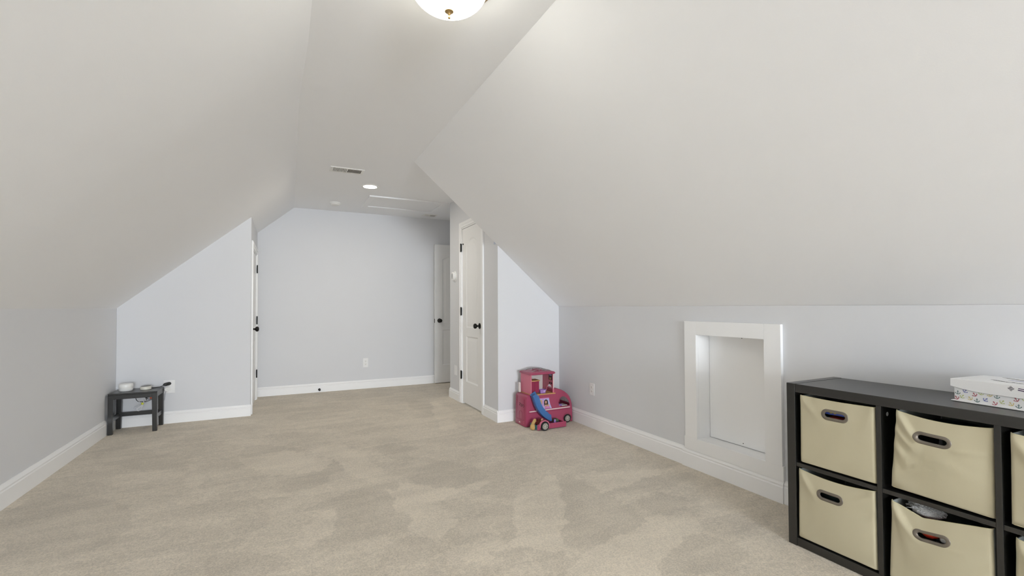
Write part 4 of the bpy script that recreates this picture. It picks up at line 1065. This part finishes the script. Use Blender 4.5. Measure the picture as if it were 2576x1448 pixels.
for y in (KF+.045, KB-.045):
    b = MB(); b.tube(smooth_path([(UX0+.030, y, UZ1+.022), (UX0+.060, y, UZ1+.036), (UX0+.120, y, UZ1+.043), (UX1-.085, y, UZ1+.041), (UX1-.040, y, UZ1+.034), (UX1-.010, y, UZ1+.022)]), .0032, 8)
    b.tube([(UX0+.115, y, UZ1+.040), (UX0+.115, y, UZ1+.024)], .004, 8); b.tube([(UX1-.070, y, UZ1+.038), (UX1-.070, y, UZ1+.024)], .004, 8)
    b.build('roof_rail', M['toygrey'], cp, smooth=60)
b = MB(); b.prism([(UX0+.085, 0, UZ1+.024)]+[(UX0+.13+.045*math.cos(a), 0, UZ1+.024+.018*math.sin(a)) for a in [PI-PI*i/10 for i in range(1, 10)]]+[(UX0+.175, 0, UZ1+.024)], (0, .05, 0))
b.v = [p+Vector((0, KF+.095, 0)) for p in b.v]; b.build('roof_hump', M['pinkdark'], cp, bevel=.002)
MB().box(UX1-.075, UX1-.012, KF+.06, KB-.05, UZ1+.024, UZ1+.030).build('roof_plate', M['toygrey'], cp, bevel=.002)
MB().box(2.060, 2.078, KB-.030, KB-.004, .300, .395).build('folded_panel', M['toywhite'], cp, bevel=.003)

# things inside the pop-up room
zf2 = UZ0+.0225
t = root('toy_wardrobe', (2.140, KF+.075, zf2), 'tall magenta toy cabinet with tan top inside the camper pop-up room', 'toy cabinet')
MB().box(2.104, 2.188, KF+.018, KF+.110, zf2+.010, .424).build('body', M['pinkdark'], t, bevel=.003)
MB().box(2.104, 2.140, KF+.018, KF+.110, zf2, zf2+.011).build('plinth', M['pinkdark'], t, bevel=.001)
b = MB(); b.prism([(2.098, KF+.014, .424), (2.140, KF+.004, .424), (2.200, KF+.022, .424), (2.200, KF+.118, .424), (2.098, KF+.118, .424)], (0, 0, .009)); b.build('top', M['toywood'], t, bevel=.002)
MB().box(2.1395, 2.141, KF+.0172, KF+.019, zf2+.02, .415).build('door_seam', M['slot'], t)
t = root('toy_basin', (2.228, KF+.03, zf2), 'lilac toy basin on the tan floor of the pop-up room', 'toy basin')
b = MB(); Ls = []
for (hx, hy_, z) in ((.026, .020, 0), (.033, .026, .030), (.036, .029, .032), (.036, .029, .035), (.031, .024, .035), (.024, .018, .006)):
    Ls.append([(2.228+hx*math.cos(a)**1 if 0 else 2.228+hx*max(-1, min(1, 1.35*math.cos(a))), KF+.034+hy_*max(-1, min(1, 1.35*math.sin(a))), zf2+z) for a in [2*PI*k/24 for k in range(24)]])
b.loops(Ls); b.build('bowl', M['lilac'], t, smooth=40)
MB().box(2.232, 2.246, KF+.034-.0268, KF+.034-.0245, zf2+.018, zf2+.023).build('badge', M['white'], t)

# dolls heaped in the tray
rng = random.Random(9)
t = root('red_haired_doll', (2.14, 3.78, .03), 'doll with a mass of dark red hair lying in the camper tray', 'doll')
lump('hair_mass', M['hair_red'], (2.138, 3.778, .050), (.042, .036, .030), 41, .22, t, n=24, k=16)
b = MB()
for i in range(150):
    a, p = rng.uniform(0, 1.7), rng.uniform(0, 2*PI)
    d = Vector((math.sin(a)*math.cos(p), math.sin(a)*math.sin(p), math.cos(a)))
    q = Vector((2.138+d.x*.042, 3.778+d.y*.036, .050+d.z*.031)); s_ = Vector((rng.uniform(.3, 1), rng.uniform(-1, .4), rng.uniform(-.5, .2)))*.022
    b.tube([q+d*.002, q+d*.006+s_*.4, q+d*.004+s_], [.0022, .002, .0006], 4)
o = b.build('hair_strands', M['hair_red'], t, smooth=60); o['kind'] = 'stuff'
hd = lump('head', M['skin'], (2.148, 3.752, .082), (.013, .012, .014), 44, .03, t)
MB().lathe([(.0003, -.002), (.0025, -.0015), (.0025, .001), (.0003, .001)], (2.146, 3.7405, .085), 10, 'Y').build('eye', M['print_black'], hd)
MB().lathe([(.0003, -.002), (.0025, -.0015), (.0025, .001), (.0003, .001)], (2.154, 3.7412, .085), 10, 'Y').build('eye', M['print_black'], hd)
MB().box(2.147, 2.153, 3.7395, 3.741, .0755, .0770).build('mouth', M['anchor_red'], hd)
b = MB(); b.tube(smooth_path([(2.160, 3.762, .062), (2.176, 3.765, .046), (2.195, 3.768, .034), (2.222, 3.77, .028)]), [.010]*6+[.011]*7+[.010]*5+[.008], 10); b.build('body', M['teal'], t, smooth=60)
t = root('blond_doll_hair', (2.055, 3.76, 0), 'long blond doll hair hanging over the left tray side to the carpet', 'doll hair')
rng = random.Random(2)
for k, (c, r_) in enumerate((((2.080, 3.772, .080), (.013, .013, .016)), ((2.063, 3.764, .064), (.016, .015, .014)), ((2.048, 3.756, .026), (.020, .018, .022)))):
    lump('lock', M['hair_blond'], c, r_, 50+k, .12, t, n=18, k=12)
b = MB()
for i in range(70):
    o_ = Vector((rng.uniform(-1, 1), rng.uniform(-1, .3), 0)); 
    pts = []
    for j, (c, r_) in enumerate((((2.083, 3.772, .094), .008), ((2.077, 3.768, .080), .014), ((2.064, 3.764, .066), .0140), ((2.055, 3.762, .052), .015), ((2.050, 3.758, .036), .020), ((2.048, 3.755, .020), .0215), ((2.050, 3.752, .006), .014))):
        a = o_.normalized() if o_.length > .01 else Vector((0, -1, 0))
        tw = .5*math.sin(j*1.1+i); a = Vector((a.x*math.cos(tw)-a.y*math.sin(tw), a.x*math.sin(tw)+a.y*math.cos(tw), 0))
        pts.append(Vector(c)+a*r_)
    b.tube(smooth_path(pts, 3), .0017, 5)
o = b.build('strands', M['hair_blond'], t, smooth=60); o['kind'] = 'stuff'
MB().tube([(2.058+.0155*math.cos(a), 3.763+.015*math.sin(a), .056) for a in [2*PI*i/16 for i in range(16)]], .002, 6, closed=True).build('hair_band', M['hair_brown'], t, smooth=60)
t = root('toy_dish', (2.275, 3.745, .012), 'dark blue toy dish with lilac edge at the right of the camper tray', 'toy dish')
MB().lathe([(.001, 0), (.022, 0), (.030, .030), (.032, .034), (.029, .034), (.021, .006), (.001, .004)], (2.298, 3.744, .0125), 24).build('dish', M['navy'], t, smooth=40)
MB().box(2.274, 2.290, 3.738, 3.750, .042, .076).build('handle', M['lilac'], t, bevel=.004)
t = root('green_toy', (2.335, 3.80, .012), 'crumpled olive green toy cloth in the camper tray near the rear wheel', 'toy')
lump('cloth', M['toygreen'], (2.330, 3.808, .042), (.032, .030, .023), 61, .3, t, n=22, k=14)
